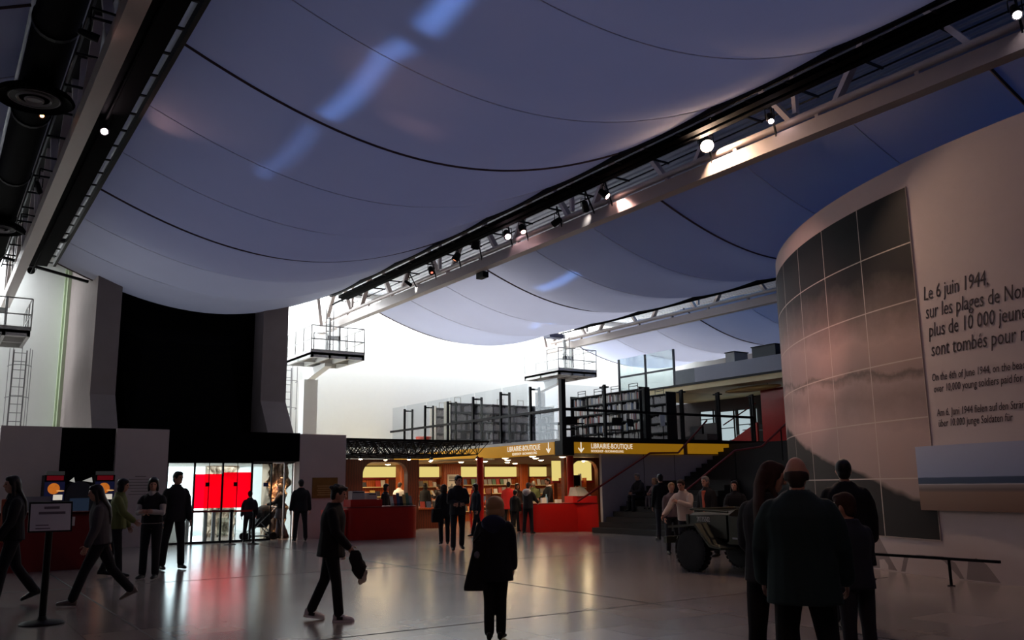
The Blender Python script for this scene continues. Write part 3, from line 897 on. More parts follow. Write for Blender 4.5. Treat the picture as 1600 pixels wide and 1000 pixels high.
for x in (19.67, 21.53, 23.37, 25.3, 27.2):
    p = MB(); p.box(x - .04, MY - .03, 3.05, x + .04, MY + .05, 5.03).box(x + .14, MY + .25, 3.05, x + .2, MY + .31, 5.03).box(x, MY, 4.93, x + .2, MY + .3, 4.98)
    p.build('post', BLACK, t)
box(MX, MY - .04, 4.06, 27.2, MY + .03, 4.15).build('rail', BLACK, t)
xs = [MX + .15, 19.67, 21.53, 23.37, 25.3, 27.2]
for a, b_ in zip(xs, xs[1:]): box(a + .05, MY + .06, 3.18, b_ - .05, MY + .075, 4.95).build('pane', GLASSD, t)

SHB = mat('black_shelf', (20, 20, 22), .5, var=.1)
SHG = mat('grey_shelf', (118, 120, 122), .5, var=.08)
SHE = mat('cream_shelf_end', (186, 180, 168), .5, var=.05)


def shelf_y(x, y0, y1, label, face=-1, m=SHB, bays=4, depth=.5):
    """double-sided range along Y; visible face at x"""
    t = thing('bookshelf', label, 'bookshelf', (x + depth / 2, (y0 + y1) / 2, 3.05))
    for y in (y0, y1 - .04): box(x - .02, y, 3.05, x + depth, y + .04, 5.15).build('end_panel', m, t)
    box(x + depth / 2 - .01, y0, 3.1, x + depth / 2 + .01, y1, 5.1).build('back_panel', m, t)
    for k in range(6): box(x, y0 + .04, 3.15 + .38 * k, x + depth, y1 - .04, 3.18 + .38 * k).build('shelf', m, t)
    for k in range(1, bays):
        y = y0 + (y1 - y0) * k / bays; box(x, y - .012, 3.05, x + depth, y + .012, 5.1).build('upright', m, t)
    for k in range(bays):
        y = y0 + (y1 - y0) * (k + .3) / bays
        f = MB(); f.box(x + .2, y, 5.1, x + .22, y + .02, 5.34).box(x + .2, y + .5, 5.1, x + .22, y + .52, 5.34).box(x + .2, y, 5.22, x + .22, y + .52, 5.24).box(x + .2, y, 5.32, x + .22, y + .52, 5.34)
        f.build('label_frame', m, t)
    return t


def shelf_x(x0, x1, y, label, m=SHG, bays=5, depth=.55):
    t = thing('bookshelf', label, 'bookshelf', ((x0 + x1) / 2, y + depth / 2, 3.05))
    for x in (x0, x1 - .04): box(x, y - .02, 3.05, x + .04, y + depth, 5.15).build('end_panel', SHE, t)
    box(x0, y + depth / 2, 3.1, x1, y + depth / 2 + .02, 5.1).build('back_panel', m, t)
    for k in range(6): box(x0 + .04, y, 3.15 + .38 * k, x1 - .04, y + depth, 3.18 + .38 * k).build('shelf', m, t)
    for k in range(1, bays):
        x = x0 + (x1 - x0) * k / bays; box(x - .012, y, 3.05, x + .012, y + depth, 5.1).build('upright', m, t)
    for k in range(bays):
        x = x0 + (x1 - x0) * (k + .3) / bays
        f = MB(); f.box(x, y + .2, 5.1, x + .02, y + .22, 5.34).box(x + .3, y + .2, 5.1, x + .32, y + .22, 5.34).box(x, y + .2, 5.32, x + .32, y + .22, 5.34)
        f.build('label_frame', SHE, t)
    return t


shelf_y(21.95, 24.75, 29.0, 'black double bookshelf nearest the right library balustrade')
shelf_y(24.1, 25.6, 30.5, 'second black bookshelf behind the nearest one, its dark end panel showing')
shelf_x(18.3, 23.7, 32.6, 'grey bookshelf with cream end panel behind the left balustrade')
shelf_x(18.9, 23.7, 35.0, 'rearmost grey bookshelf near the white end wall')

BOOKC = [mat('book_%d' % i, c, .6, var=.15) for i, c in enumerate([(206, 200, 190), (150, 144, 140), (80, 80, 88), (150, 70, 60), (100, 116, 140), (222, 218, 212), (186, 174, 150), (226, 224, 220)])]
protos = []
for i, q in enumerate(BOOKC):
    me = MB().box(0, 0, 0, .17, .032, .25)
    o = me.build('book', q); bpy.data.objects.remove(o); protos.append([x for x in bpy.data.meshes if x.name.startswith('book') and x.users == 0][-1])
rb = random.Random(3)
nb = 0
LEVEL = ['top', 'second', 'third', 'fourth', 'bottom']
rest = MB()
def book_row(x, y0, y1, z, lvl, n, where, along='Y'):
    global nb
    y = y0
    while y < y1 - .08:
        if rb.random() < .05: y += rb.uniform(.08, .25); continue
        th = rb.uniform(.8, 2.0); h = rb.uniform(.82, 1.2); d = rb.uniform(.85, 1.1)
        if nb < 296 and n > 0:
            o = bpy.data.objects.new('book', protos[rb.randrange(len(protos))]); COL.objects.link(o)
            o.location = (x, y, z) if along == 'Y' else (y, x, z)
            o.scale = (d, th, h) if along == 'Y' else (th * .18, d * 5.5, h)
            tag(o, 'upright book on the %s shelf of %s' % (lvl, where), 'book', 'books on the %s shelf of %s' % (lvl, where))
            nb += 1
        else:
            if along == 'Y': rest.box(x, y, z, x + .17 * d, y + .032 * th, z + .25 * h)
            else: rest.box(y, x, z, y + .032 * th, x + .17 * d, z + .25 * h)
        y += .032 * th + .002


for k in range(5):
    book_row(22.0, 24.85, 28.9, 4.72 - .38 * k, LEVEL[k], 1 if k < 4 else 0, 'the nearest black bookshelf')
for k in range(5):
    book_row(24.15, 25.7, 30.4, 4.72 - .38 * k, LEVEL[k], 0, '')
    book_row(32.65, 18.4, 23.6, 4.72 - .38 * k, LEVEL[k], 0, '', 'X')
    book_row(35.05, 19.0, 23.6, 4.72 - .38 * k, LEVEL[k], 0, '', 'X')
o = rest.build('books', mat('mixed_books', (186, 182, 176), .7, var=.5, scale=14))
tag(o, 'rows of books filling the farther library bookshelves', 'books'); o['kind'] = 'stuff'


def chair(x, y, z, rz, label, m=BLACK):
    t = thing('library_chair', label, 'chair', (0, 0, 0), 'dark chairs in the library')
    MB().box(-.22, -.22, .43, .22, .22, .47).build('seat', m, t)
    b = MB(); b.loft([[(-.2, .2, .6), (.2, .2, .6), (.2, .23, .6), (-.2, .23, .6)], [(-.2, .26, .88), (.2, .26, .88), (.2, .29, .88), (-.2, .29, .88)]]); b.build('backrest', m, t)
    for sx in (-.2, .2):
        for sy in (-.2, .2):
            MB().tube([(sx, sy, 0), (sx, sy, .45)] if sy < 0 else [(sx, sy, 0), (sx, sy, .45), (sx, sy + .06, .86)], .014, 6).build('leg', m, t)
    t.location = (x, y, z); t.rotation_euler.z = rz
    return t


chair(18.75, 24.9, 3.05, 2.9, 'dark chair at the library corner behind the glass')
chair(18.4, 25.6, 3.05, .5, 'dark chair at the left end of the first library table')
chair(20.6, 24.7, 3.05, 3.0, 'dark chair behind the second glass pane of the library front')
chair(21.5, 24.5, 3.05, .3, 'dark chair against the nearest black bookshelf')
for x, y, lb in ((19.3, 25.9, 'dark reading table behind the library corner post'), (20.9, 25.6, 'dark reading table before the nearest black bookshelf')):
    t = thing('reading_table', lb, 'table', (x, y, 3.05))
    box(x - .6, y - .4, 3.75, x + .6, y + .4, 3.79).build('tabletop', BLACK, t)
    for sx in (-.55, .55):
        for sy in (-.35, .35): MB().tube([(x + sx, y + sy, 3.05), (x + sx, y + sy, 3.76)], .02, 6).build('leg', BLACK, t)
t = thing('lectern', 'slanted white board on a stand beside the dark bookshelf end', 'board', (23.2, 24.9, 3.05))
MB().loft([[(22.9, 24.7, 3.7), (23.1, 24.7, 3.72), (23.1, 24.73, 3.72), (22.9, 24.73, 3.7)], [(23.05, 24.9, 4.15), (23.3, 24.9, 4.15), (23.3, 24.93, 4.15), (23.05, 24.93, 4.15)]]).build('board', PAPER, t)
MB().tube([(23.1, 24.8, 3.05), (23.1, 24.8, 3.9)], .02, 6).build('stand', BLACK, t)
t = thing('red_armchair', 'red plastic shell chair at the far left corner of the library', 'chair', (18.3, 35.0, 3.05))
MB().lathe([(.18, .35), (.3, .42), (.36, .7), (.34, .72), (.26, .46), (.0, .42)], (18.3, 35.0, 3.05), n=20).build('shell', mat('coral_plastic', (226, 84, 70), .4), t, smooth=True)
MB().cyl((18.3, 35.0, 3.05), .05, .38, 10).build('foot', GREYM, t)

# upper balcony beyond the library
ub = MB(); ub.box(27.0, 20, 5.5, 42, 31.9, 5.72)
struct('floor_balcony', ub, CREAM)
struct('trim_balcony', box(26.95, 20, 5.72, 27.1, 31.9, 5.8), BLACK)
struct('wall_parapet', box(27.0, 20, 5.74, 27.15, 26.9, 6.42), mat('grey_parapet', (152, 152, 160), .6, var=.04))
struct('wall_parapet', box(27.0, 26.9, 5.74, 27.1, 28.1, 6.42), mat('grey_parapet_dark', (110, 116, 120), .5))
t = thing('balcony_screen', 'tall glass screen with dark posts at the corner of the upper balcony', 'balustrade', (27, 30, 5.7))
for y in (28.15, 30.0, 31.85): box(26.98, y - .04, 5.72, 27.06, y + .04, 7.4).build('post', mat('slate_post', (56, 62, 70), .5), t)
box(26.98, 28.15, 6.5, 27.06, 31.85, 6.58).build('rail', mat('slate_post', (56, 62, 70), .5), t)
for a, b_ in ((28.2, 29.95), (30.05, 31.8)):
    box(27.0, a, 5.75, 27.02, b_, 6.5).build('pane', GLASS, t); box(27.0, a, 6.58, 27.02, b_, 7.4).build('pane', GLASS, t)
for i, (y, h, l, lb) in enumerate(((21.0, .9, .8, 'dark crate on the upper balcony nearest the curved wall'), (22.4, .55, .9, 'low dark case on the upper balcony behind the parapet'), (23.8, .8, 1.2, 'long dark cabinet on the upper balcony'), (25.6, .75, .5, 'pale box on the upper balcony beside the glass screen'))):
    t = thing('display_case', lb, 'case', (28.2, y, 5.72))
    box(27.8, y - l / 2, 5.72, 28.6, y + l / 2, 6.5 + h * .6).build('body', mat('case_%d' % (i // 3), (60, 66, 70) if i < 3 else (170, 170, 168), .5), t)
    box(27.76, y - l / 2 - .03, 6.5 + h * .6, 28.64, y + l / 2 + .03, 6.54 + h * .6).build('lid', BLACK, t)
# model hanging under the balcony
t = thing('hanging_model', 'tan cigar-shaped model hung flat under the cream balcony soffit', 'model', (27.9, 24.6, 5.3))
MB().ell((27.9, 24.6, 5.34), (.25, 1.5, .12), 16, 12).build('hull', mat('tan_model', (196, 160, 100), .6), t, smooth=True)
for y in (23.8, 25.3): MB().tube([(27.9, y, 5.4), (27.9, y, 5.52)], .01, 5).build('wire', BLACK, t)

# rear of the library level: dark wall with bright windows, red wall and red stair
rw = MB()
wins = [(25.2, 26.4, 3.9, 5.0), (27.6, 28.6, 3.5, 4.9), (28.9, 29.9, 3.3, 4.9), (30.2, 31.0, 4.2, 5.0)]
struct('wall_library', box(31.5, 20, 3.05, 31.7, 37.4, 5.5), mat('dark_interior', (44, 34, 34), .7))
for i, (a, b_, c_, d_) in enumerate(wins):
    o = box(31.4, a, c_, 31.5, b_, d_).build('window_%d' % (i + 1), emit_mat('daylit_window', (216, 232, 236), .75)); o['kind'] = 'structure'
    f = MB(); f.box(31.36, a - .05, c_ - .05, 31.42, a, d_ + .05).box(31.36, b_, c_ - .05, 31.42, b_ + .05, d_ + .05).box(31.36, a, (c_ + d_) / 2, 31.4, b_, (c_ + d_) / 2 + .04)
    ff = f.build('window_frame', BLACK); ff['kind'] = 'structure'
struct('wall_red', box(28.2, 20, 3.05, 28.35, 24.45, 5.3), RED)
t = thing('red_staircase', 'red-sided stair with grey treads at the back of the library', 'stairs', (30, 27, 3.05))
MB().prism([(25.7, 3.05), (27.6, 3.05), (27.6, 3.2), (25.7, 4.1)], 29.3, 29.4, 'X').build('stringer', RED, t)
g = MB()
for k in range(5): g.box(29.4, 27.4 - .38 * k, 3.2 + .2 * k, 30.4, 27.75 - .38 * k, 3.24 + .2 * k)
g.build('treads', GREYM, t)
MB().tube([(29.3, 27.6, 4.1), (29.3, 25.7, 4.9)], .03, 8).build('handrail', REDD, t)
for i, (x, y, c_) in enumerate(((26.0, 25.4, 'armchair with a pale cushion behind the library glass'), (26.8, 27.0, 'dark armchair deeper behind the library glass'))):
    t = thing('armchair', c_, 'armchair', (x, y, 3.05))
    box(x - .35, y - .35, 3.15, x + .35, y + .35, 3.5).build('seat', mat('chair_%d' % i, (120, 112, 104) if i == 0 else (40, 36, 36), .8), t)
    box(x + .2, y - .35, 3.5, x + .35, y + .35, 3.95).build('backrest', mat('chair_%d' % i, (0, 0, 0)), t)
    for sx in (-.3, .3):
        for sy in (-.3, .3): box(x + sx - .02, y + sy - .02, 3.05, x + sx + .02, y + sy + .02, 3.15).build('leg', BLACK, t)

# yellow fascia signs
struct('trim_soffit', box(MX - .10, 28.3, 2.55, MX - .02, 36.8, 2.605), CREAM)
t = thing('shop_sign', 'yellow bookshop sign on the left edge of the mezzanine, arrow at its right', 'sign', (MX, 27, 2.8))
box(MX - .07, 24.42, 2.60, MX - .02, 36.8, 3.02).build('panel', YELLOW, t)
pl = lambda x, y, z: (MX - .075 - max(z, 0), 27.32 - x, 2.80 + y)
text_mesh('lettering', 'LIBRAIRIE-BOUTIQUE', .26, LETTER, pl, t, sx=.85)
text_mesh('lettering', 'BOOKSHOP - BUCHHANDLUNG', .125, LETTER, lambda x, y, z: pl(x + .32, y - .145, z), t, sx=.86)
def arrow(f):
    a = MB(); a.add(*((lambda p: ([f(x, z, d) for d in (0, .004) for x, z in p], [tuple(range(len(p)))[::-1], tuple(range(len(p), 2 * len(p)))] + [(i, (i + 1) % len(p), len(p) + (i + 1) % len(p), len(p) + i) for i in range(len(p))]))(
        [(-.02, .19), (.02, .19), (.02, -.09), (.10, 0), (.13, -.03), (0, -.18), (-.13, -.03), (-.10, 0), (-.02, -.09)])))
    return a
arrow(lambda x, z, d: (MX - .074 - d, 24.74 - x, 2.83 + z)).build('arrow', LETTER, t)
t = thing('shop_sign', 'yellow bookshop sign on the right front of the mezzanine, arrow at its left', 'sign', (20.7, MY, 2.8))
box(18.2, MY - .07, 2.63, 23.25, MY - .02, 3.0).build('panel', YELLOW, t)
box(23.5, MY - .07, 2.66, 26.4, MY - .02, 3.04).build('panel', YELLOW, t)
pl2 = lambda x, y, z: (18.93 + x, MY - .075 - max(z, 0), 2.80 + y)
text_mesh('lettering', 'LIBRAIRIE-BOUTIQUE', .24, LETTER, pl2, t, sx=.82)
text_mesh('lettering', 'BOOKSHOP - BUCHHANDLUNG', .115, LETTER, lambda x, y, z: pl2(x, y - .13, z), t, sx=.86)
arrow(lambda x, z, d: (18.5 + x, MY - .074 - d, 2.82 + z * .95)).build('arrow', LETTER, t)

# wall under the right sign, staircase
gw = MB(); gw.box(19.42, 24.0, 0, 26.5, 24.12, 2.62)
struct('wall_stair', gw, GREYP)
sj = MB()
for x in (21.35, 22.83): sj.box(x - .006, 23.992, 0, x + .006, 24.0, 2.62)
struct('trim_stair_joint', sj, BLACK)
t = thing('staircase', 'wide dark staircase rising right beside the bookshop', 'stairs', (20.3, 22, 0))
for k in range(10): box(18.85 + .31 * k, 20.2, 0, 18.85 + .31 * (k + 1), 23.9, .168 * (k + 1)).build('step', STEPM, t)
box(21.95, 16.9, 0, 23.2, 23.9, 1.69).build('landing', STEPM, t)
for k in range(9): box(23.2 + .30 * k, 16.9, 0 if k < 3 else .16 * k, 23.2 + .30 * (k + 1) + (.0 if k < 8 else 1.6), 23.9, 1.69 + .15 * (k + 1)).build('step', STEPM, t)
for (p, lbl) in (([(18.2, 23.8, 1.04), (21.49, 23.8, 2.66), (22.85, 23.8, 2.68), (24.4, 23.8, 3.9)], ''), ([(18.9, 20.2, .95), (21.9, 20.2, 2.6), (23.2, 20.2, 2.75), (26.2, 20.2, 4.6)], '')):
    MB().tube(p, .035, 8).build('handrail', REDD, t)
for x, z0, z1 in ((18.95, 0.17, .98), (20.5, .85, 1.85), (21.9, 1.69, 2.6), (24.2, 2.1, 3.4), (26.0, 3.0, 4.5)):
    MB().tube([(x, 20.2, z0), (x, 20.2, z1)], .025, 6).build('baluster', BLACK, t)
MB().tube([(26.0, 17.6, 4.2), (23.0, 17.6, 2.6)], .02, 6).build('handrail', REDD, t)
# ================================================================ bookshop under the mezzanine
struct('wall_bookshop', box(11.6, 36.95, 0, 31, 37.2, 2.62), WOODD)
struct('wall_bookshop', box(11.6, 28.2, 0, 11.75, 37, 2.75), WOODD)
struct('wall_bookshop', box(28.0, 24.2, 0, 28.15, 37, 2.62), WOODD)


def arch(name, label, x0, x1, y, z1, ox0, ox1, oz1, r, m, oz0=0.0, d=.3):
    """timber portal with round upper corners"""
    pts = [(x0, 0), (x0, z1), (x1, z1), (x1, 0), (ox1, 0)]
    arc = [(ox1, oz1 - r)] + [(ox1 - r + r * cos(a), oz1 - r + r * sin(a)) for a in [pi / 2 * i / 8 for i in range(1, 9)]]
    arc += [(ox0 + r - r * sin(a), oz1 - r + r * cos(a)) for a in [pi / 2 * i / 8 for i in range(0, 9)]]
    pts += arc + [(ox0, 0)]
    mb = MB(); n = len(pts)
    mb.prism(pts, y, y + d, 'Y')
    o = mb.build('frame', m)
    bm = bmesh.new(); bm.from_mesh(o.data); bmesh.ops.triangulate(bm, faces=[f for f in bm.faces if len(f.verts) > 4]); bm.to_mesh(o.data); bm.free()
    o.name = name
    return tag(o, label, 'arch')


arch('wooden_arch', 'brown wooden arch with rounded top behind the left red counter', 11.76, 15.75, 30.5, 2.62, 13.45, 15.28, 2.52, .45, WOODD)
arch('wooden_arch', 'orange wooden arch round the lit alcove behind the right red counter', 19.9, 21.9, 26.8, 2.6, 20.25, 21.5, 2.48, .40, WOODD, d=.2)


def cove(x0, x1, y, z0, z1, label):
    t = thing('light_cove', label, 'light cove', ((x0 + x1) / 2, y, z0))
    box(x0, y, z0, x1, y + .04, z1).build('glowing_panel', COVE, t)
    box(x0 - .05, y - .1, z0 - .09, x1 + .05, y + .1, z0).build('ledge', REDD, t)
    return t


cove(13.6, 17.9, 36.5, 2.03, 2.50, 'yellow glowing cove seen through the left wooden arch')
cove(18.9, 19.9, 36.5, 2.03, 2.50, 'short yellow glowing cove left of the poster pillar')
cove(20.95, 22.1, 36.5, 2.03, 2.50, 'yellow glowing cove right of the poster pillar')
cove(22.4, 24.2, 36.5, 2.03, 2.50, 'yellow glowing cove between the first red column and the wooden pillar')
cove(25.0, 26.0, 36.5, 2.03, 2.50, 'amber glowing cove above the shelves behind the shoppers')
cove(20.0, 21.9, 27.7, 1.75, 2.50, 'yellow glowing back of the right alcove')

for x0, x1, y, m, lb in ((17.3, 18.0, 35.2, WOOD, 'rounded orange wooden pillar right of the left arch'), (19.9, 20.95, 36.2, WOOD, 'broad orange wooden pillar bearing the white poster'), (24.2, 24.75, 36.2, WOOD, 'orange wooden pillar in the middle of the shop back'), (26.0, 27.2, 36.0, WOODD, 'dark wooden pier at the right of the shop back')):
    b = MB(); n = 10
    pts = [(x0, y + .5), (x0, y + .12)] + [(x0 + .12 - .12 * cos(a), y + .12 - .12 * sin(a)) for a in [pi / 2 * i / 6 for i in range(1, 7)]] + [(x1 - .12 + .12 * sin(a), y + .12 - .12 * cos(a)) for a in [pi / 2 * i / 6 for i in range(7)]] + [(x1, y + .5)]
    b.prism(pts, 0, 2.62); tag(b.build('wooden_pillar', m), lb, 'pillar')
t = thing('poster', 'white poster with grey drawing on the broad wooden pillar', 'poster', (20.4, 36.15, 1.8))
box(20.16, 36.17, 1.38, 20.74, 36.19, 2.14).build('sheet', PAPER, t)
pi_ = MB(); rp = random.Random(4)
for k in range(9): pi_.box(20.2 + .055 * k, 36.163, 1.46 + rp.uniform(0, .05), 20.25 + .055 * k, 36.169, 1.56 + rp.uniform(0, .2))
pi_.build('drawing', mat('poster_grey', (110, 112, 120), .7), t)
pm = MB()
for k in range(3): pm.box(20.24, 36.163, 1.84 + .08 * k, 20.66 - .05 * (k % 2), 36.169, 1.88 + .08 * k)
pm.build('print_line', mat('poster_ink', (70, 66, 66), .7), t)

for x, y, lb in ((16.97, 28.0, 'slim red column beneath the sign, nearer the middle of the shop'), (19.58, 26.0, 'red column rising beside the right red counter')):
    tag(MB().cyl((x, y, 0), .125, 2.62, 22).build('red_column', RED, smooth=True), lb, 'column')

# soffit lip running under the yellow sign
sf = MB(); sf.prism([(14.6, 33.4), (17.75, 28.6), (17.75, 37), (14.6, 37)], 2.56, 2.62)
struct('ceiling_bookshop', sf, CREAM)

k = 0
DL = [(17.95, 30.4), (18.1, 28.05), (19.57, 31.9), (18.0, 26.1), (19.34, 27.85), (21.07, 29.95), (18.05, 24.6), (19.54, 26.4), (19.57, 30.15), (19.0, 32.9), (21.4, 33.0), (23.2, 31.0), (22.8, 34.5), (25.4, 33.0), (24.9, 29.6), (16.4, 34.6)]
NEARW = ['over the sign corner', 'beside the first red column', 'deep behind the shoppers', 'close to the sign lettering', 'above the red coat', 'right of the shop middle', 'at the corner post', 'above the right counter', 'over the display tables', 'near the poster pillar', 'over the back shelves', 'toward the middle pillar', 'before the back coves', 'over the right rear shelves', 'behind the right alcove', 'under the cream soffit']
for (x, y), nw in zip(DL, NEARW):
    z = 2.56 if x < 17.5 else 2.62
    t = thing('downlight', 'small warm recessed downlight in the bookshop ceiling ' + nw, 'downlight', (x, y, z), 'downlights in the bookshop ceiling')
    MB().lathe([(.12, 0), (.15, 0), (.15, -.015), (.12, -.02)], (x, y, z), n=18).build('ring', WHITEM, t)
    MB().ell((x, y, z - .012), (.12, .12, .032), 18, 8).build('lens', WARM, t, smooth=True)
    lamp('SPOT', 'downlight_beam', (x, y, z - .08), 60, (1, .72, .42), (x, y, 0), spot=120, blend=.7, radius=.08)
for x, y in ((20.5, 27.3), (21.2, 27.3)):
    t = thing('spot_lamp', 'bright round spot lamp at the %s of the right alcove' % ('left' if x < 21 else 'right'), 'spot lamp', (x, y, 2.5), 'spot lamps in the right alcove')
    MB().ell((x, y, 2.5), .06, 12, 8).build('bulb', WARM, t, smooth=True); MB().cyl((x, y, 2.55), .03, .07, 8).build('stem', BLACK, t)
    lamp('POINT', 'alcove_lamp', (x, y - .12, 2.4), 9, (1, .75, .45), radius=.06)

# black space frame over the left of the shop
t = thing('space_frame', 'black lattice space frame over the left side of the bookshop', 'lattice', (14.7, 27.75, 2.66))
ch = MB(); wb = MB(); S = .62
X0, Y0, nx, ny = 11.62, 27.75, 9, 8
up_ = lambda i, j: V((X0 + i * S, Y0 + j * S, 3.18)); lo_ = lambda i, j: V((X0 + (i + .5) * S, Y0 + (j + .5) * S, 2.72))
for i in range(nx + 1):
    ch.bar(up_(i, 0), up_(i, ny), .035)
for j in range(ny + 1):
    ch.bar(up_(0, j), up_(nx, j), .045 if j else .07)
ch.build('top_chord', BLACK, t)
ch = MB()
for i in range(nx): ch.bar(lo_(i, 0), lo_(i, ny - 1), .03)
for j in range(ny): ch.bar(lo_(0, j), lo_(nx - 1, j), .03)
ch.build('bottom_chord', BLACK, t)
for i in range(nx):
    for j in range(ny):
        for a, b_ in ((0, 0), (1, 0), (0, 1), (1, 1)): wb.bar(lo_(i, j), up_(i + a, j + b_), .022)
wb.build('web', BLACK, t)
for i, (x, y, lb) in enumerate(((12.55, 28.68, 'at the left end by the plaster panel'), (13.79, 29.3, 'above the left counter clerk'), (14.41, 28.68, 'in front of the left arch'), (15.65, 29.3, 'over the middle of the left counter'), (16.27, 30.54, 'toward the cream soffit'), (16.89, 28.06, 'at its right end near the sign'), (13.17, 31.16, 'deep above the left arch'))):
    t = thing('spot_lamp', 'small spot lamp hung under the black lattice ' + lb, 'spot lamp', (x, y, 2.6), 'spot lamps under the black lattice')
    MB().lathe([(.03, .1), (.07, .06), (.075, 0), (0, 0)], (x, y, 2.56), n=14).build('housing', BLACK, t); MB().ell((x, y, 2.555), (.06, .06, .03), 12, 6).build('bulb', WARM, t, smooth=True)
    MB().tube([(x, y, 2.65), (x, y, 2.73)], .012, 5).build('stem', BLACK, t)
    lamp('SPOT', 'lattice_lamp', (x, y, 2.5), 22, (1, .75, .5), (x + .3, y + .8, 0), spot=110, blend=.7, radius=.06)

# shelving with face-out books
COV = [mat('cover_%d' % i, c, .45, var=.12) for i, c in enumerate([(206, 202, 194), (170, 60, 50), (60, 76, 110), (40, 40, 46), (190, 160, 90), (92, 120, 96), (140, 136, 132), (200, 120, 70)])]
cov = []
for q in COV:
    o = MB().box(0, 0, 0, .20, .03, .28).build('display_book', q); cov.append(o.data); bpy.data.objects.remove(o)
rc = random.Random(11)


def display(x0, x1, y, zs, label, side, face=True):
    t = thing('display_shelf', label, 'display shelf', ((x0 + x1) / 2, y, 0))
    for x in (x0, x1 - .03): box(x, y, 0, x + .03, y + .35, zs[0] + .35).build('side_panel', WOOD, t)
    box(x0, y + .33, 0, x1, y + .36, zs[0] + .35).build('back_panel', WOOD, t)
    for z in zs: box(x0, y, z - .03, x1, y + .33, z).build('shelf', CREAM, t)
    for r_, z in enumerate(zs):
        x = x0 + .06; lv = ('top', 'second', 'third', 'lowest')[min(r_, 3)]
        while x < x1 - .25:
            if rc.random() < .12: x += .2; continue
            o = bpy.data.objects.new('display_book', cov[rc.randrange(len(cov))]); COL.objects.link(o)
            o.location = (x, y + .06, z); o.scale = (rc.uniform(.75, 1.2), 1, rc.uniform(.75, 1.05)); o.rotation_euler.x = R(-14)
            tag(o, 'face-out book on the %s shelf of %s' % (lv, side), 'book', 'face-out books on the %s shelf of %s' % (lv, side))
            x += .2 * o.scale.x + rc.uniform(.02, .07)


display(13.7, 17.2, 36.2, (1.62, 1.2, .8), 'long wooden shelving below the cove behind the left arch', 'the shelving behind the left arch')
display(18.5, 19.85, 36.2, (1.6, 1.2, .8, .4), 'narrow wooden shelving left of the poster pillar', 'the narrow shelving by the poster')
display(21.0, 24.15, 36.2, (1.66, 1.26, .86, .46), 'wide wooden shelving in the middle of the shop back', 'the wide back shelving')
display(24.8, 26.0, 35.9, (1.62, 1.22, .82), 'wooden shelving under the amber cove', 'the shelving under the amber cove')
display(20.3, 21.45, 27.45, (1.5, 1.15), 'short shelving in the right alcove', 'the right alcove shelving')
for i, (x, y, lb) in enumerate(((16.6, 31.6, 'low display table near the left counter'), (19.6, 31.2, 'low display table behind the walking woman'), (20.9, 29.2, 'display table behind the right counter shoppers'), (18.2, 34.6, 'low display table before the poster pillar'))):
    t = thing('display_table', lb, 'table', (x, y, 0))
    box(x - .6, y - .4, .72, x + .6, y + .4, .78).build('tabletop', WOOD, t); box(x - .5, y - .3, 0, x + .5, y + .3, .72).build('plinth', WOODD, t)
    for k in range(4):
        o = bpy.data.objects.new('display_book', cov[(k + i) % 8]); COL.objects.link(o)
        o.location = (x - .5 + .27 * k, y - .1, .78); o.rotation_euler.x = R(-16); o.scale = (1, 1, .9)
        tag(o, 'book propped on the ' + lb, 'book', 'books on the ' + lb)
t = thing('book_spinner', 'wooden leaning book stand with curved red edge beside the red coat', 'stand', (18.3, 30.2, 0))
MB().tube([(17.9, 30.2, 0), (17.85, 30.2, .8), (17.95, 30.2, 1.45)], .05, 8).build('red_edge', RED, t)
for k in range(4): box(17.95, 30.0, .3 + .32 * k, 18.7, 30.4, .33 + .32 * k).build('shelf', WOOD, t)
box(18.68, 30.0, 0, 18.73, 30.4, 1.5).build('back_panel', WOODD, t)


def curved_counter(name, label, pts, z1, m, top=None, top_m=WHITE):
    t = thing(name, label, 'counter', (sum(p[0] for p in pts) / len(pts), min(p[1] for p in pts), 0))
    MB().prism(pts, 0.0, z1).build('body', m, t, smooth=True)
    MB().prism([(p[0], p[1]) for p in pts], z1, z1 + .04).build('counter_top', REDD, t)
    return t


lc = [(10.95, 26.6), (10.95, 26.2)] + [(11.4 - .45 * cos(a), 26.15 - .45 * sin(a)) for a in [pi / 2 * i / 6 for i in range(1, 7)]] + [(12.8 + .62 * sin(a), 26.3 - .6 * cos(a)) for a in [pi / 2 * i / 8 for i in range(9)]] + [(13.42, 26.9), (11.4, 26.9)]
t = curved_counter('reception_counter', 'left curved red counter before the bookshop arch', lc, .96, RED)
box(11.05, 25.95, 1.0, 12.12, 26.5, 1.22).build('raised_end', RED, t)
box(10.35, 26.0, 0, 10.95, 26.6, .92).build('wing', RED, t)
rcn = [(17.55, 26.4), (17.5, 25.95)] + [(18.0 - .5 * cos(a), 25.75 - .4 * sin(a)) for a in [pi / 2 * i / 8 for i in range(1, 9)]] + [(19.1, 25.0), (19.38, 24.2), (19.41, 25.9), (18.6, 26.4)]
t = curved_counter('shop_counter', 'right curved red shop counter beside the staircase', rcn, .93, RED)
MB().prism([(18.95, 25.05), (19.36, 24.22), (19.40, 25.6), (19.0, 25.6)], .97, 1.2).build('raised_end', RED, t)
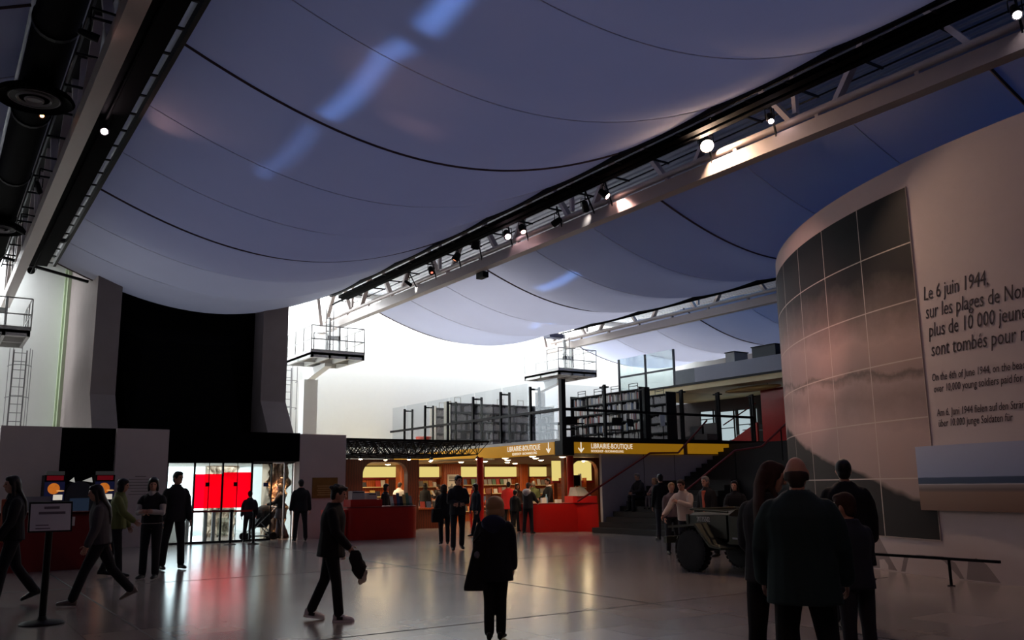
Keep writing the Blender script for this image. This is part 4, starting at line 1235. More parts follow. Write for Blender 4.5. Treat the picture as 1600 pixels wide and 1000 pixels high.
# things on the counters
for i, (x, y, z, w_, h, c_, lb) in enumerate(((11.35, 26.2, 1.22, .42, .26, (170, 166, 164), 'grey printer back on the raised end of the left counter'), (11.85, 26.25, 1.22, .3, .2, (190, 186, 184), 'pale box beside the printer on the left counter'))):
    t = thing('printer', lb, 'box', (x, y, z)); box(x - w_ / 2, y - .15, z, x + w_ / 2, y + .15, z + h).build('body', mat('case_grey%d' % i, c_, .6), t); box(x - w_ / 2 + .03, y - .16, z + h - .06, x + w_ / 2 - .03, y - .15, z + h - .03).build('slot', BLACK, t)
for k in range(7):
    x = 12.55 + .11 * k
    t = thing('leaflet_stack', ('first', 'second', 'third', 'fourth', 'fifth', 'sixth', 'seventh')[k] + ' leaflet holder from the left on the left red counter', 'leaflets', (x, 26.3, 1.0), 'leaflet holders on the left counter')
    MB().loft([[(x, 26.2, 1.0), (x + .1, 26.2, 1.0), (x + .1, 26.24, 1.0), (x, 26.24, 1.0)], [(x, 26.3, 1.3 + .05 * (k % 3)), (x + .1, 26.3, 1.3 + .05 * (k % 3)), (x + .1, 26.34, 1.3 + .05 * (k % 3)), (x, 26.34, 1.3 + .05 * (k % 3))]]).build('leaflets', COV[k % 8], t)
    box(x, 26.17, 1.0, x + .1, 26.2, 1.08).build('holder', GLASS, t)
for k, (x, y, c_, h, lb) in enumerate(((18.2, 25.75, (230, 230, 225), .18, 'white card stand on the right counter'), (18.42, 25.9, (150, 190, 220), .3, 'pale blue bottle on the right counter'), (17.8, 25.8, (214, 200, 170), .07, 'low stack of papers at the left end of the right counter'), (18.7, 25.6, (220, 216, 210), .12, 'small white box near the clerk on the right counter'))):
    t = thing('counter_item', lb, 'counter item', (x, y, .97))
    if k == 1: MB().lathe([(.045, 0), (.05, .02), (.05, h * .6), (.02, h * .8), (.018, h), (0, h)], (x, y, .97), n=14).build('bottle', mat('item_%d' % k, c_, .3), t, smooth=True)
    else: box(x - .1, y - .03 - (.06 if k > 1 else 0), .97, x + .1, y + .05, .97 + h).build('body', mat('item_%d' % k, c_, .6), t)
t = thing('monitor', 'black screen in a white bracket inside the right alcove', 'monitor', (20.7, 27.35, 1.6))
MB().loft([[(20.5, 27.3, 1.55), (20.95, 27.2, 1.55), (20.95, 27.24, 1.55), (20.5, 27.34, 1.55)], [(20.48, 27.33, 1.95), (20.97, 27.23, 1.95), (20.97, 27.27, 1.95), (20.48, 27.37, 1.95)]]).build('screen', BLACKG, t)
MB().tube([(20.72, 27.3, 0), (20.72, 27.3, 1.6)], .03, 8).build('stand', BLACK, t); box(20.42, 27.3, 1.5, 20.5, 27.4, 2.0).build('bracket', WHITEM, t); box(20.97, 27.25, 1.5, 21.05, 27.35, 2.0).build('bracket', WHITEM, t)
t = thing('magazine_rack', 'slanted grey magazine rack on the raised end of the right counter', 'rack', (19.2, 25.2, 1.2))
MB().loft([[(18.98, 24.75, 1.2), (19.34, 24.5, 1.2), (19.38, 25.4, 1.2), (19.02, 25.4, 1.2)], [(19.1, 25.1, 1.5), (19.38, 25.0, 1.5), (19.38, 25.4, 1.5), (19.1, 25.4, 1.5)]]).build('rack', mat('rack_grey', (150, 144, 140), .6), t)
lamp('AREA', 'shop_fill', (22.5, 32.5, 2.58), 220, (1, .70, .40), (22.5, 32.5, 0), 5, 5)
lamp('AREA', 'shop_fill', (15.0, 33.8, 2.5), 150, (1, .74, .44), (15, 33.8, 0), 3, 3)
lamp('SPOT', 'counter_spot', (17.2, 23.2, 2.9), 70, (1, .68, .5), (18.1, 25.4, .5), spot=70, blend=.8)

# ================================================================ objects in the hall
t = thing('information_desk', 'dark red information desk at the left behind the sign stand', 'desk', (2.3, 20.7, 0))
box(1.3, 20.6, 0, 2.98, 21.5, 1.12).build('body', REDD, t); box(1.25, 20.55, 1.12, 3.03, 21.55, 1.16).build('desk_top', mat('desk_top', (70, 14, 16), .9, spec=.05), t)
t = thing('desk_screen', 'pale grey screen back standing on the left information desk', 'screen', (2.0, 21.0, 1.16))
box(1.75, 20.98, 1.2, 2.25, 21.02, 1.48).build('case', mat('screen_grey', (150, 152, 158), .5), t); box(1.9, 20.95, 1.16, 2.1, 21.05, 1.2).build('foot', BLACK, t)
t = thing('notice', 'small white notice on the front of the information desk', 'notice', (2.6, 20.59, .95)); box(2.55, 20.585, .88, 2.68, 20.598, 1.06).build('sheet', PAPER, t)
for x, lb in ((2.92, 'lit kiosk with an orange globe picture before the left plaster panel'), (4.15, 'lit kiosk with an orange globe picture behind the green jacket')):
    t = thing('kiosk', lb, 'kiosk', (x, 27.1, 0))
    box(x - .25, 26.7, 0, x + .25, 27.4, 2.02).build('cabinet', BLACK, t)
    box(x - .22, 26.68, 2.02, x + .22, 26.9, 2.12).build('header', mat('kiosk_header', (84, 82, 82), .4, emit=(200, 200, 195), es=.02), t)
    box(x - .2, 26.67, 1.88, x + .2, 26.70, 2.0).build('red_label', mat('kiosk_red', (150, 24, 34), .5, emit=(190, 20, 40), es=.10), t)
    box(x - .24, 26.675, 1.35, x + .24, 26.70, 1.84).build('picture', mat('kiosk_blue', (30, 34, 66), .5, var=.4, scale=5, emit=(40, 46, 96), es=.12), t)
    MB().cyl((x - .02, 26.655, 1.66), .145, .02, 26, (0, 1, 0)).build('globe', mat('kiosk_orange', (206, 110, 40), .5, var=.6, scale=9, emit=(230, 126, 40), es=.5), t)
    MB().ell((x + .14, 26.65, 1.6), (.1, .01, .018), 14, 6).build('ring', mat('kiosk_ring', (240, 190, 120), .5, emit=(240, 180, 110), es=.7), t)
    box(x - .02, 26.66, 1.36, x + .2, 26.672, 1.50).build('lit_strip', mat('kiosk_strip', (220, 214, 200), .5, emit=(240, 230, 210), es=.6), t)
t = thing('photo_booth', 'dark round-topped machine between the two lit kiosks', 'machine', (3.55, 27.1, 0))
MB().prism([(3.2, 0), (3.2, 1.5)] + [(3.55 - .35 * cos(a), 1.5 + .35 * sin(a)) for a in [pi * i / 12 for i in range(1, 12)]] + [(3.9, 1.5), (3.9, 0)], 26.8, 27.5, 'Y').build('cabinet', mat('machine_grey', (56, 58, 64), .35), t)
box(3.32, 26.78, 1.05, 3.8, 26.8, 1.4).build('screen', mat('machine_screen', (40, 52, 70), .3, emit=(70, 90, 120), es=.12), t)
for a, b_ in ((3.28, 3.42), (3.6, 3.86)):
    MB().prism([(a, 1.86), (b_ - .03, 1.96), (b_, 1.82)], 26.82, 26.84, 'Y').build('painted_reflection', mat('painted_reflection', (210, 210, 205), .4, emit=(220, 220, 210), es=.35), t)  # white reflections on the machine top, made as glowing wedges
t = thing('wall_plaque', 'square bronze plaque on the plaster panel right of the doors', 'plaque', (10.9, 27.69, 1.6))
box(10.46, 27.67, 1.27, 11.32, 27.699, 1.92).build('plate', mat('bronze', (128, 96, 50), .38, .55, var=.35, scale=5), t)
b = MB()
for k in range(5): b.box(10.62 + .03 * (k % 2), 27.664, 1.36 + .07 * k, 11.14 - .05 * (k % 3), 27.67, 1.385 + .07 * k)
b.build('inscription', mat('bronze_light', (176, 146, 96), .4, .4), t)
b = MB()
for k, w_ in enumerate((.30, .62, .66, .58, .64, .5, .6)): b.box(5.25 - w_ / 2, 27.694, 1.98 - .085 * k, 5.25 + w_ / 2, 27.699, 1.995 - .085 * k)
tag(b.build('wall_inscription', mat('inscription_grey', (104, 94, 92), .8)), 'faint lines of small lettering on the plaster panel left of the doors', 'inscription')
t = thing('leaning_panel', 'dark panel with a white edge cut off at the far left', 'panel', (1.2, 24.0, 0))
MB().prism([(.35, 0), (1.28, 0), (1.28, 2.18), (.35, 1.95)], 23.9, 23.97, 'Y').build('face', mat('dark_panel', (20, 18, 26), .5), t)
MB().prism([(1.28, 0), (1.36, 0), (1.36, 2.2), (1.28, 2.18)], 23.88, 23.99, 'Y').build('edge', WHITE, t)

t = thing('sign_stand', 'black floor stand with a framed white notice on a round base', 'sign stand', (1.34, 12.42, 0))
MB().lathe([(.25, 0), (.25, .012), (.22, .03), (.06, .05), (.045, .09), (0, .09)], (1.34, 12.42, 0), n=28).build('base', BLACK, t, smooth=True)
MB().tube([(1.34, 12.42, .06), (1.34, 12.42, 1.14)], .042, 12).build('pole', BLACK, t, smooth=True)
def brd(x, y, z): return (1.33 + x * .93 , 12.33 - x * .08 + .28 * y - z * .95, 1.27 + .96 * y - z * .28)
def slab(x0, y0, x1, y1, z0, z1): 
    c_ = [(x0, y0), (x1, y0), (x1, y1), (x0, y1)]
    return MB().loft([[brd(x, y, z0) for x, y in c_], [brd(x, y, z1) for x, y in c_]])
slab(-.255, -.185, .255, .185, 0, .03).build('frame', BLACK, t)
slab(-.235, -.165, .235, .165, .03, .034).build('notice_sheet', mat('notice_grey', (226, 224, 226), .5), t)
b = MB()
for x0, x1, y in ((-.08, .10, .11), (-.14, .17, .045), (-.17, -.02, -.095), (-.17, .0, -.135)):
    q = slab(x0, y - .008, x1, y + (.022 if y > 0 else .004), .034, .036); b.add(q.v, q.f)
b.build('notice_print', mat('notice_print', (120, 110, 118), .6), t)

for x, y, lb in ((7.62, 26.65, 'black belt barrier post before the middle red pane'), (8.2, 26.35, 'black belt barrier post right of the child at the doors')):
    t = thing('barrier_post', lb, 'barrier post', (x, y, 0), 'belt barrier posts')
    MB().lathe([(.17, 0), (.17, .015), (.05, .04), (.035, .06), (.035, .93), (.045, .94), (.045, 1.0), (0, 1.0)], (x, y, 0), n=20).build('post', BLACK, t, smooth=True)
    box(x - .05, y - .05, .92, x + .05, y + .05, .99).build('belt_head', BLACK, t)
t = thing('barrier_belt', 'red belt stretched between the two black barrier posts', 'belt', (7.9, 26.5, .95))
MB().bar((7.62, 26.65, .955), (8.2, 26.35, .955), .006, .05).build('belt', RED, t)
t = thing('barrier_belt', 'red belt running left from the barrier posts along the glass screen', 'belt', (6.9, 26.9, .95))
MB().bar((6.2, 27.3, .955), (7.62, 26.65, .955), .006, .05).build('belt', REDD, t)

# stroller
t = thing('stroller', 'dark baby stroller with small wheels by the entrance doors', 'stroller', (9.0, 28.3, 0))
b = MB()
for y in (28.1, 28.55):
    b.tube([(8.6, y, .12), (9.0, y, .55), (9.5, y, 1.02)], .016, 6).tube([(9.42, y, .12), (9.0, y, .55)], .016, 6).tube([(8.6, y, .12), (9.42, y, .12)], .012, 6)
b.tube([(9.5, 28.1, 1.02), (9.5, 28.55, 1.02)], .02, 6); b.build('frame', GREYM, t)
MB().loft([[(8.8, 28.12, .4), (9.2, 28.12, .38), (9.2, 28.53, .38), (8.8, 28.53, .4)], [(8.85, 28.12, .5), (9.28, 28.12, .48), (9.28, 28.53, .48), (8.85, 28.53, .5)], [(9.2, 28.12, .95), (9.38, 28.12, .9), (9.38, 28.53, .9), (9.2, 28.53, .95)]]).build('seat', mat('stroller_cloth', (30, 28, 34), .9), t)
b = MB(); b.ell((9.2, 28.33, .82), (.34, .24, .26), 16, 8); b.build('canopy', mat('stroller_cloth', (0, 0, 0)), t, smooth=True)
for x in (8.6, 9.42):
    for y in (28.08, 28.57): MB().lathe([(.03, -.02), (.10, -.025), (.12, 0), (.10, .025), (.03, .02)], (x, y, .12), (0, 1, 0), 18).build('wheel', BLACK, t, smooth=True)
t.location.y += .14

# ---- small military car
OD = mat('olive_drab', (62, 64, 50), .6, var=.1); TYRE = mat('tyre_rubber', (24, 24, 25), .8, var=.2, bump=.3, bscale=30); ODD = mat('olive_dark', (40, 42, 34), .7)
t = thing('military_car', 'open olive military utility car with white stencilled number on the bonnet', 'car', (12.9, 12.4, 0))
yc, hw = 12.38, .62
b = MB(); b.prism([(12.75, .55), (14.3, .55), (14.45, .62), (14.45, 1.02), (13.85, 1.02), (13.6, .66), (13.2, .66), (13.1, .98), (12.75, 1.0)], yc - hw, yc - hw + .03, 'Y').prism([(12.75, .55), (14.3, .55), (14.45, .62), (14.45, 1.02), (13.85, 1.02), (13.6, .66), (13.2, .66), (13.1, .98), (12.75, 1.0)], yc + hw - .03, yc + hw, 'Y')
b.box(12.75, yc - hw, .52, 14.4, yc + hw, .56).box(14.4, yc - hw, .55, 14.45, yc + hw, 1.02).box(12.75, yc - hw, .55, 12.8, yc + hw, 1.0)
b.build('body_tub', OD, t)
MB().loft([[(11.62, yc - .40, .62), (11.62, yc + .40, .62), (11.62, yc + .40, .98), (11.62, yc + .3, 1.03), (11.62, yc - .3, 1.03), (11.62, yc - .40, .98)], [(12.78, yc - .56, .60), (12.78, yc + .56, .60), (12.78, yc + .56, 1.02), (12.78, yc + .42, 1.09), (12.78, yc - .42, 1.09), (12.78, yc - .56, 1.02)]]).build('bonnet', OD, t)
b = MB(); b.box(11.56, yc - .42, .56, 11.62, yc + .42, 1.0); b.build('grille_frame', OD, t)
b = MB()
for k in range(9): b.box(11.55, yc - .24 + .06 * k - .018, .66, 11.562, yc - .24 + .06 * k + .018, .94)
b.build('grille_slots', BLACK, t)
for s in (-1, 1):
    MB().cyl((11.54, yc + s * .32, .86), .085, .03, 18, (1, 0, 0)).build('headlight', mat('lamp_glass', (170, 170, 160), .2), t)
    y0, y1 = (yc - .79, yc - .40) if s < 0 else (yc + .40, yc + .79)
    MB().prism([(11.45, .80), (12.15, .86), (12.5, .50), (12.75, .46), (12.75, .43), (12.47, .46), (12.12, .82), (11.45, .76)], y0, y1, 'Y').build('mudguard', OD, t)
box(11.28, yc - .75, .48, 11.36, yc + .75, .60).build('bumper', OD, t)
for s in (-.35, .35): box(11.36, yc + s - .04, .48, 14.35, yc + s + .04, .56).build('chassis_rail', ODD, t)
for x in (11.92, 14.0):
    MB().tube([(x, yc - .6, .375), (x, yc + .6, .375)], .04, 8).build('axle', ODD, t)
    for s in (-1, 1):
        w_ = MB().lathe([(.20, -.08), (.30, -.09), (.36, -.07), (.375, -.03), (.375, .03), (.36, .07), (.30, .09), (.20, .08)], (x, yc + s * .63, .375), (0, s, 0), 34).build('wheel', TYRE, t, smooth=True)
        MB().lathe([(.0, .03), (.06, .07), (.075, .03), (.13, .02), (.16, .06), (.205, .08), (.205, -.05), (0, -.05)], (x, yc + s * .63, .375), (0, s, 0), 26).build('rim', OD, w_, smooth=True)
        tr = MB()
        for k in range(26):
            a = 2 * pi * k / 26; tr.box(-.028, -.085, .362, .028, .085, .385)
            n = len(tr.v) - 8
            for i in range(n, n + 8):
                px, py, pz = tr.v[i]; tr.v[i] = (x + px * cos(a) + pz * sin(a), yc + s * .63 + py, .375 - px * sin(a) + pz * cos(a))
        tr.build('tread', TYRE, w_)
for y in (yc - .3, yc + .3):
    box(13.3, y - .2, .6, 13.75, y + .2, .74).build('seat', mat('canvas_seat', (84, 80, 58), .9), t); MB().loft([[(13.7, y - .2, .74), (13.78, y - .2, .74), (13.78, y + .2, .74), (13.7, y + .2, .74)], [(13.82, y - .2, 1.16), (13.88, y - .2, 1.16), (13.88, y + .2, 1.16), (13.82, y + .2, 1.16)]]).build('seat_back', mat('canvas_seat', (0, 0, 0)), t)
b = MB(); pth = [V((13.2, yc - .3, 1.02)) + M.Rotation(R(-40), 3, 'Y') @ V((0, .2 * cos(a), .2 * sin(a))) for a in [2 * pi * i / 20 for i in range(21)]]
b.tube(pth, .014, 6).tube([(13.2, yc - .3, 1.02), (12.85, yc - .3, .85)], .018, 6); b.build('steering_wheel', BLACK, t)
b = MB(); b.tube([(12.78, yc - .6, 1.06), (11.85, yc - .58, 1.1), (11.85, yc + .58, 1.1), (12.78, yc + .6, 1.06)], .022, 6).tube([(12.35, yc - .6, 1.08), (12.35, yc + .6, 1.08)], .015, 6); b.build('folded_windscreen', OD, t)
MB().tube([(12.9, yc - .64, .62), (13.6, yc - .66, .6), (14.3, yc - .64, .64)], .016, 6).build('grab_rail', GREYM, t)
text_mesh('stencil_number', '20335502', .125, mat('stencil_white', (214, 214, 208), .7), lambda x, y, z: (11.86 + x, yc - .445 - .138 * x - max(z, 0), .88 + y), t, sx=.76, depth=.004)
t.location = (12.43, 11.02, 0); t.rotation_euler.z = R(-90)
# ================================================================ people
def sk(name, c, rough=.85): return mat(name, c, rough, var=.08, scale=12)


SKIN = mat('skin', (196, 146, 122), .55, var=.05, scale=20)
HAIRC = {'black': sk('hair_black', (20, 17, 16), .5), 'brown': sk('hair_brown', (52, 36, 26), .7), 'fair': sk('hair_fair', (176, 138, 96), .6), 'grey': sk('hair_grey', (128, 122, 116), .6), 'red': sk('hair_auburn', (60, 36, 26), .85)}


def oval(c, rx, ry, ax, ay, n=14): return [c + ax * (rx * cos(2 * pi * i / n)) + ay * (ry * sin(2 * pi * i / n)) for i in range(n)]


def limb(mb, pts, rad, n=12, flat=1.0, side=None):
    """tapered tube with round ends through pts"""
    rings = []; a0 = None
    for k, p in enumerate(pts):
        d = (pts[min(k + 1, len(pts) - 1)] - pts[max(k - 1, 0)]).normalized()
        a = (side if side is not None else d.orthogonal()) if a0 is None else a0
        a = (a - d * a.dot(d)).normalized(); a0 = a
        r = rad[k]; rings.append(oval(p, r, r * flat, a, d.cross(a), n))
    mb.loft(rings)
    for k, p in enumerate(pts): mb.ell(p, rad[k] * .97, 10, 7)


def person(name_label, x, y, h, phi, arms=((5, 6, 12, 5), (5, 6, 12, 5)), legs=((3, 2, 4), (-3, 2, 4)), lean=2, head=(0, 0), hair='short', hairc='brown',
           top=('jacket', (24, 24, 28)), hem=.80, pants=(22, 22, 28), shoes=(16, 16, 18), sole=None, near=0, fat=1.0, hood=None, extra=None, z0=None, turn=0, vest=None, skirt=None, skinm=None):
    """phi: 0 faces the camera, 90 faces picture right, 180 away, 270 left. arms/legs = (right, left)."""
    k = h / 1.75
    X3, Y3, Z3 = V((1, 0, 0)), V((0, 1, 0)), V((0, 0, 1))
    Rx = lambda a: M.Rotation(R(a), 3, 'X'); Ry = lambda a: M.Rotation(R(a), 3, 'Y'); Rz = lambda a: M.Rotation(R(a), 3, 'Z')
    child = 1.0 if h > 1.5 else 1.12
    T = Rx(-lean) @ Rz(turn)               # torso frame
    hip = V((0, 0, .93))
    tp = lambda px, py, pz: hip + T @ V((px, py, pz - .93))
    J = {}
    J['neck'] = tp(0, .0, 1.46); J['chest'] = tp(0, 0, 1.30)
    Hr = T @ Rz(head[0]) @ Rx(-head[1])
    hc = J['neck'] + T @ V((0, .012, .065)) + Hr @ V((0, .02, .10))
    down = V((0, 0, -1)); AR = []; LG = []
    for i, s in ((0, 1), (1, -1)):
        p, o, e, inw = arms[i]
        sh = tp(.178 * s * (fat * .5 + .5), 0, 1.405)
        ud = T @ (Ry(-o * s) @ Rx(p) @ down); fd = T @ (Rz(inw * s) @ Ry(-o * s) @ Rx(p + e) @ down)
        el = sh + ud * .29; wr = el + fd * .25
        AR.append((sh, el, wr, fd))
        p, b_, o = legs[i]
        hp = V((.092 * s, 0, .91))
        td = Ry(-o * s) @ Rx(p) @ down; sd = Ry(-o * s * .6) @ Rx(p - b_) @ down
        kn = hp + td * .43; an = kn + sd * .42
        tot = p - b_
        fp = 0 if tot > -14 else (tot + 14) * .9
        if tot > 12: fp = (tot - 12) * .7
        fdv = Ry(0) @ Rz(-6 * s) @ Rx(fp) @ Y3
        LG.append((hp, kn, an, fdv))
    if z0 is None:
        low = min(min((an - Z3 * .075 + f * d).z - 0.012 for d in (-.06, .17)) for hp, kn, an, f in LG)
        dz = -low
    else: dz = z0 / k - .93 + .05
    vox = (.017, .011, .0075)[near]
    root = thing('person', name_label, 'person', (0, 0, 0))
    off = V((0, 0, dz))
    sc = lambda mb: setattr(mb, 'v', [tuple((V(p) + off) * k) for p in mb.v]) or mb
    # ---- body
    b = MB(); sx, sy = T @ X3, T @ Y3
    tor = [(.86, .15, .105), (.95, .165, .115), (1.08, .135, .10), (1.22, .155, .115), (1.33, .155, .105), (1.40, .11, .08), (1.46, .06, .06)]
    b.loft([oval(tp(0, 0, z), rx * fat, ry * fat, sx, sy, 16) for z, rx, ry in tor])
    limb(b, [tp(0, 0, 1.42), J['neck'] + T @ V((0, .012, .07))], [.058, .052])
    hs = child
    b.ell(hc, (.074 * hs, .092 * hs, .112 * hs), 18, 13, Hr)
    b.ell(hc + Hr @ V((0, .028, -.062)) * hs, (.055 * hs, .058 * hs, .058 * hs), 12, 9, Hr)
    b.ell(hc + Hr @ V((0, .097, -.018)) * hs, (.013 * hs, .022 * hs, .020 * hs), 8, 6, Hr)
    b.ell(hc + Hr @ V((0, .084, .012)) * hs, (.011 * hs, .02 * hs, .035 * hs), 8, 6, Hr)
    b.ell(hc + Hr @ V((0, .078, -.062)) * hs, (.026 * hs, .016 * hs, .012 * hs), 8, 6, Hr)
    b.ell(hc + Hr @ V((0, .078, .032)) * hs, (.05 * hs, .014 * hs, .010 * hs), 10, 6, Hr)
    for s in (-1, 1): b.ell(hc + Hr @ V((.076 * s, -.004, -.008)) * hs, (.012 * hs, .022 * hs, .034 * hs), 8, 6, Hr)
    for sh, el, wr, fd in AR: limb(b, [sh - Z3 * .045 + (V((0, sh.y, sh.z)) - sh).normalized() * .03, el, wr], [.046, .038, .026])
    for hp, kn, an, f in LG:
        limb(b, [hp, hp.lerp(kn, .5), kn, kn.lerp(an, .35), an], [.085, .075, .052, .05, .036])
        limb(b, [an - Z3 * .03 - f * .04, an - Z3 * .045 + f * .13], [.035, .028])
    fx = MB()
    for i, (sh, el, wr, fd) in enumerate(AR):
        s = 1 if i == 0 else -1
        # palm plane: palm faces the thigh
        w0 = (sx * s); n_ = (w0 - fd * w0.dot(fd)).normalized(); wd = fd.cross(n_) * s      # wd: towards the thumb side (forward)
        if wd.dot(T @ Y3) < 0 and abs(fd.z) > .5: wd = -wd
        pal = wr + fd * .05
        b.loft([oval(wr - fd * .01, .026, .02, wd, n_, 10), oval(wr + fd * .035, .040, .017, wd, n_, 10), oval(wr + fd * .085, .042, .014, wd, n_, 10), oval(wr + fd * .097, .036, .010, wd, n_, 10)])
        for q, (wof, ln) in enumerate(((.031, .072), (.011, .082), (-.010, .076), (-.030, .060))):
            r0 = wr + fd * .085 + wd * wof; cu = -n_
            p1 = r0 + (fd * .93 + cu * .25 + wd * wof * 1.2) * ln * .5; p2 = p1 + (fd * .75 + cu * .62) * ln * .32; p3 = p2 + (fd * .45 + cu * .86) * ln * .24
            fx.loft([oval(p, r_, r_, wd, n_, 7) for p, r_ in ((r0, .0088), (p1, .0084), (p2, .0078), (p3, .006))])
        r0 = wr + fd * .03 + wd * .030; p1 = r0 + (fd * .55 + wd * .75 - n_ * .25) * .04; p2 = p1 + (fd * .85 + wd * .3 - n_ * .35) * .032
        fx.loft([oval(p, r_, r_, (fd.cross(n_)).normalized(), n_, 7) for p, r_ in ((r0, .012), (p1, .0105), (p2, .0075))])
    sc(fx)
    remesh(sc(b), 'body', skinm or SKIN, vox, 3, root, fx)
    if near:
        for s in (-1, 1):
            e = MB(); e.ell(hc + Hr @ V((.03 * s, .083, .008)) * hs, (.013 * hs, .010 * hs, .008 * hs), 10, 7, Hr); sc(e).build('eye', mat('eye_dark', (40, 32, 28), .2), root, smooth=True)
    # ---- hair
    hb = MB(); o = lambda a, c_, d: hc + Hr @ V((a, c_, d)) * hs
    if hair != 'bald':
        hb.ell(o(0, -.018, .028), (.086 * hs, .094 * hs, .100 * hs), 18, 12, Hr)
        hb.ell(o(0, .03, .078), (.07 * hs, .06 * hs, .042 * hs), 14, 9, Hr)
        hb.ell(o(0, -.045, -.03), (.072 * hs, .06 * hs, .075 * hs), 14, 9, Hr)
        for s in (-1, 1): hb.ell(o(.066 * s, .012, .03), (.02 * hs, .04 * hs, .05 * hs), 10, 7, Hr)
        if hair == 'tousled':
            rr_ = random.Random(5)
            for i in range(16):
                a = rr_.uniform(0, 6.28); q = rr_.uniform(.3, 1.0)
                hb.ell(o(.088 * cos(a) * q, -.018 + .10 * sin(a) * q, .128 - .065 * q), (.03, .034, .026), 8, 6, Hr)
            hb.ell(o(0, .085, .085), (.06, .03, .022), 10, 7, Hr)
        if hair == 'fluffy':
            hb.ell(o(0, -.02, .02), (.108 * hs, .116 * hs, .112 * hs), 18, 12, Hr); hb.ell(o(0, -.035, -.06), (.104 * hs, .09 * hs, .095 * hs), 16, 11, Hr)
            for s in (-1, 1): hb.ell(o(.085 * s, -.005, -.06), (.028 * hs, .06 * hs, .08 * hs), 10, 8, Hr)
        if hair == 'bob':
            hb.ell(o(0, -.03, -.05), (.092 * hs, .075 * hs, .10 * hs), 16, 11, Hr)
            for s in (-1, 1): hb.ell(o(.076 * s, .005, -.045), (.024 * hs, .055 * hs, .085 * hs), 10, 8, Hr)
            hb.ell(o(0, -.02, .04), (.096 * hs, .104 * hs, .096 * hs), 18, 12, Hr)
        if hair == 'long':
            back = [o(0, -.055, .03), o(0, -.075, -.08), tp(0, -.12, 1.40), tp(0, -.135, 1.26), tp(0, -.13, 1.14)]
            hb.loft([oval(p, w_ * 1.0, d_, Hr @ X3, (Hr @ Y3), 14) for p, w_, d_ in zip(back, (.085, .095, .10, .10, .06), (.06, .05, .042, .035, .02))])
            for s in (-1, 1): limb(hb, [o(.07 * s, .0, .02), o(.078 * s, -.005, -.09), tp(.10 * s, .02, 1.38), tp(.10 * s, .06, 1.24)], [.026, .028, .028, .014])
        if hair == 'pony':
            limb(hb, [o(0, -.10, .03), o(0, -.15, -.04), tp(0, -.14, 1.40)], [.03, .034, .015])
    else:
        for i in range(13):
            a = R(150 + 240 * i / 12 + 0)
            hb.ell(o(.079 * sin(a - pi / 2 + pi / 2) if False else .078 * cos(R(-30 - 120 * i / 12) ) * 1.0, .082 * sin(R(-30 - 120 * i / 12)) + .005, -.03), (.017, .02, .034), 8, 7, Hr)
        for s in (-1, 1): hb.ell(o(.073 * s, -.02, -.03), (.012, .035, .032), 8, 7, Hr)
        hb.ell(o(0, -.058, -.04), (.066, .042, .06), 14, 9, Hr); hb.ell(o(0, -.048, -.085), (.052, .04, .04), 12, 8, Hr)
    remesh(sc(hb), 'hair', HAIRC[hairc], max(vox, .009), 2, root)
    # ---- trousers
    tr = MB()
    tr.loft([oval(V((0, 0, z)), rx * fat, ry * fat, X3, Y3, 16) for z, rx, ry in ((.84, .17, .125), (.93, .182, .132), (1.02, .165, .125), (1.05, .155, .12))])
    for hp, kn, an, f in LG: limb(tr, [hp, hp.lerp(kn, .5), kn, kn.lerp(an, .5), an - (an - kn).normalized() * .02], [.098 * fat, .088, .070, .068, .066])
    if skirt: tr.loft([oval(V((0, 0, z)), rx, ry, X3, Y3, 16) for z, rx, ry in ((.62, .25, .2), (.8, .215, .165), (1.0, .17, .13))])
    remesh(sc(tr), 'skirt' if skirt else 'trousers', sk('cloth_%d_%d_%d' % pants, pants), max(vox, .011), 3, root)
    # ---- top
    kind, tc = top
    def torso_shell(mb, hem_, grow):
        rows = [(hem_, .175 + max(0, 1.0 - hem_) * .09, .135 + max(0, 1.0 - hem_) * .10), (max(hem_ + .02, 1.0), .178, .135), (1.12, .168, .128), (1.24, .182, .136), (1.33, .192, .130), (1.385, .178, .112), (1.43, .135, .092), (1.465, .09, .08), (1.49, .072, .072)]
        mb.loft([oval((tp(0, 0, z) if z > .9 else tp(0, 0, .9) + Z3 * (z - .9)), (rx + grow) * fat, (ry + grow) * fat, sx, sy, 18) for z, rx, ry in rows])
    def sleeves(mb, r_, frac=1.0):
        for sh, el, wr, fd in AR:
            if frac >= .99: limb(mb, [sh - Z3 * .040 + (V((0, sh.y, sh.z)) - sh).normalized() * .022, sh.lerp(el, .5), el, el.lerp(wr, .5), wr - fd * .012], [.066 + r_, .064 + r_, .056 + r_, .05 + r_, .044 + r_])
            else: limb(mb, [sh - Z3 * .040 + (V((0, sh.y, sh.z)) - sh).normalized() * .022, sh.lerp(el, frac)], [.066 + r_, .064 + r_])
    g = .008 if kind == 'shirt' else .02 if kind == 'jacket' else .03
    if vest:
        s_ = MB(); sleeves(s_, .0); s_.loft([oval(tp(0, 0, z), rx, ry, sx, sy, 14) for z, rx, ry in ((.94, .185, .142), (1.0, .183, .14), (1.06, .176, .134))])
        limb(s_, [tp(0, .02, 1.42), tp(0, .03, 1.475)], [.085, .078])
        remesh(sc(s_), 'shirt', sk('cloth_%d_%d_%d' % vest, vest), max(vox, .011), 3, root)
        j = MB(); torso_shell(j, hem, .012); sleeves(j, .012, .4)
    else:
        j = MB(); torso_shell(j, hem, g - .008); sleeves(j, g - .008)
        if kind != 'shirt': j.lathe([(.085, 0), (.092, .04), (.082, .07), (.06, .06)], tp(0, -.005, 1.44), T @ Z3, 16)
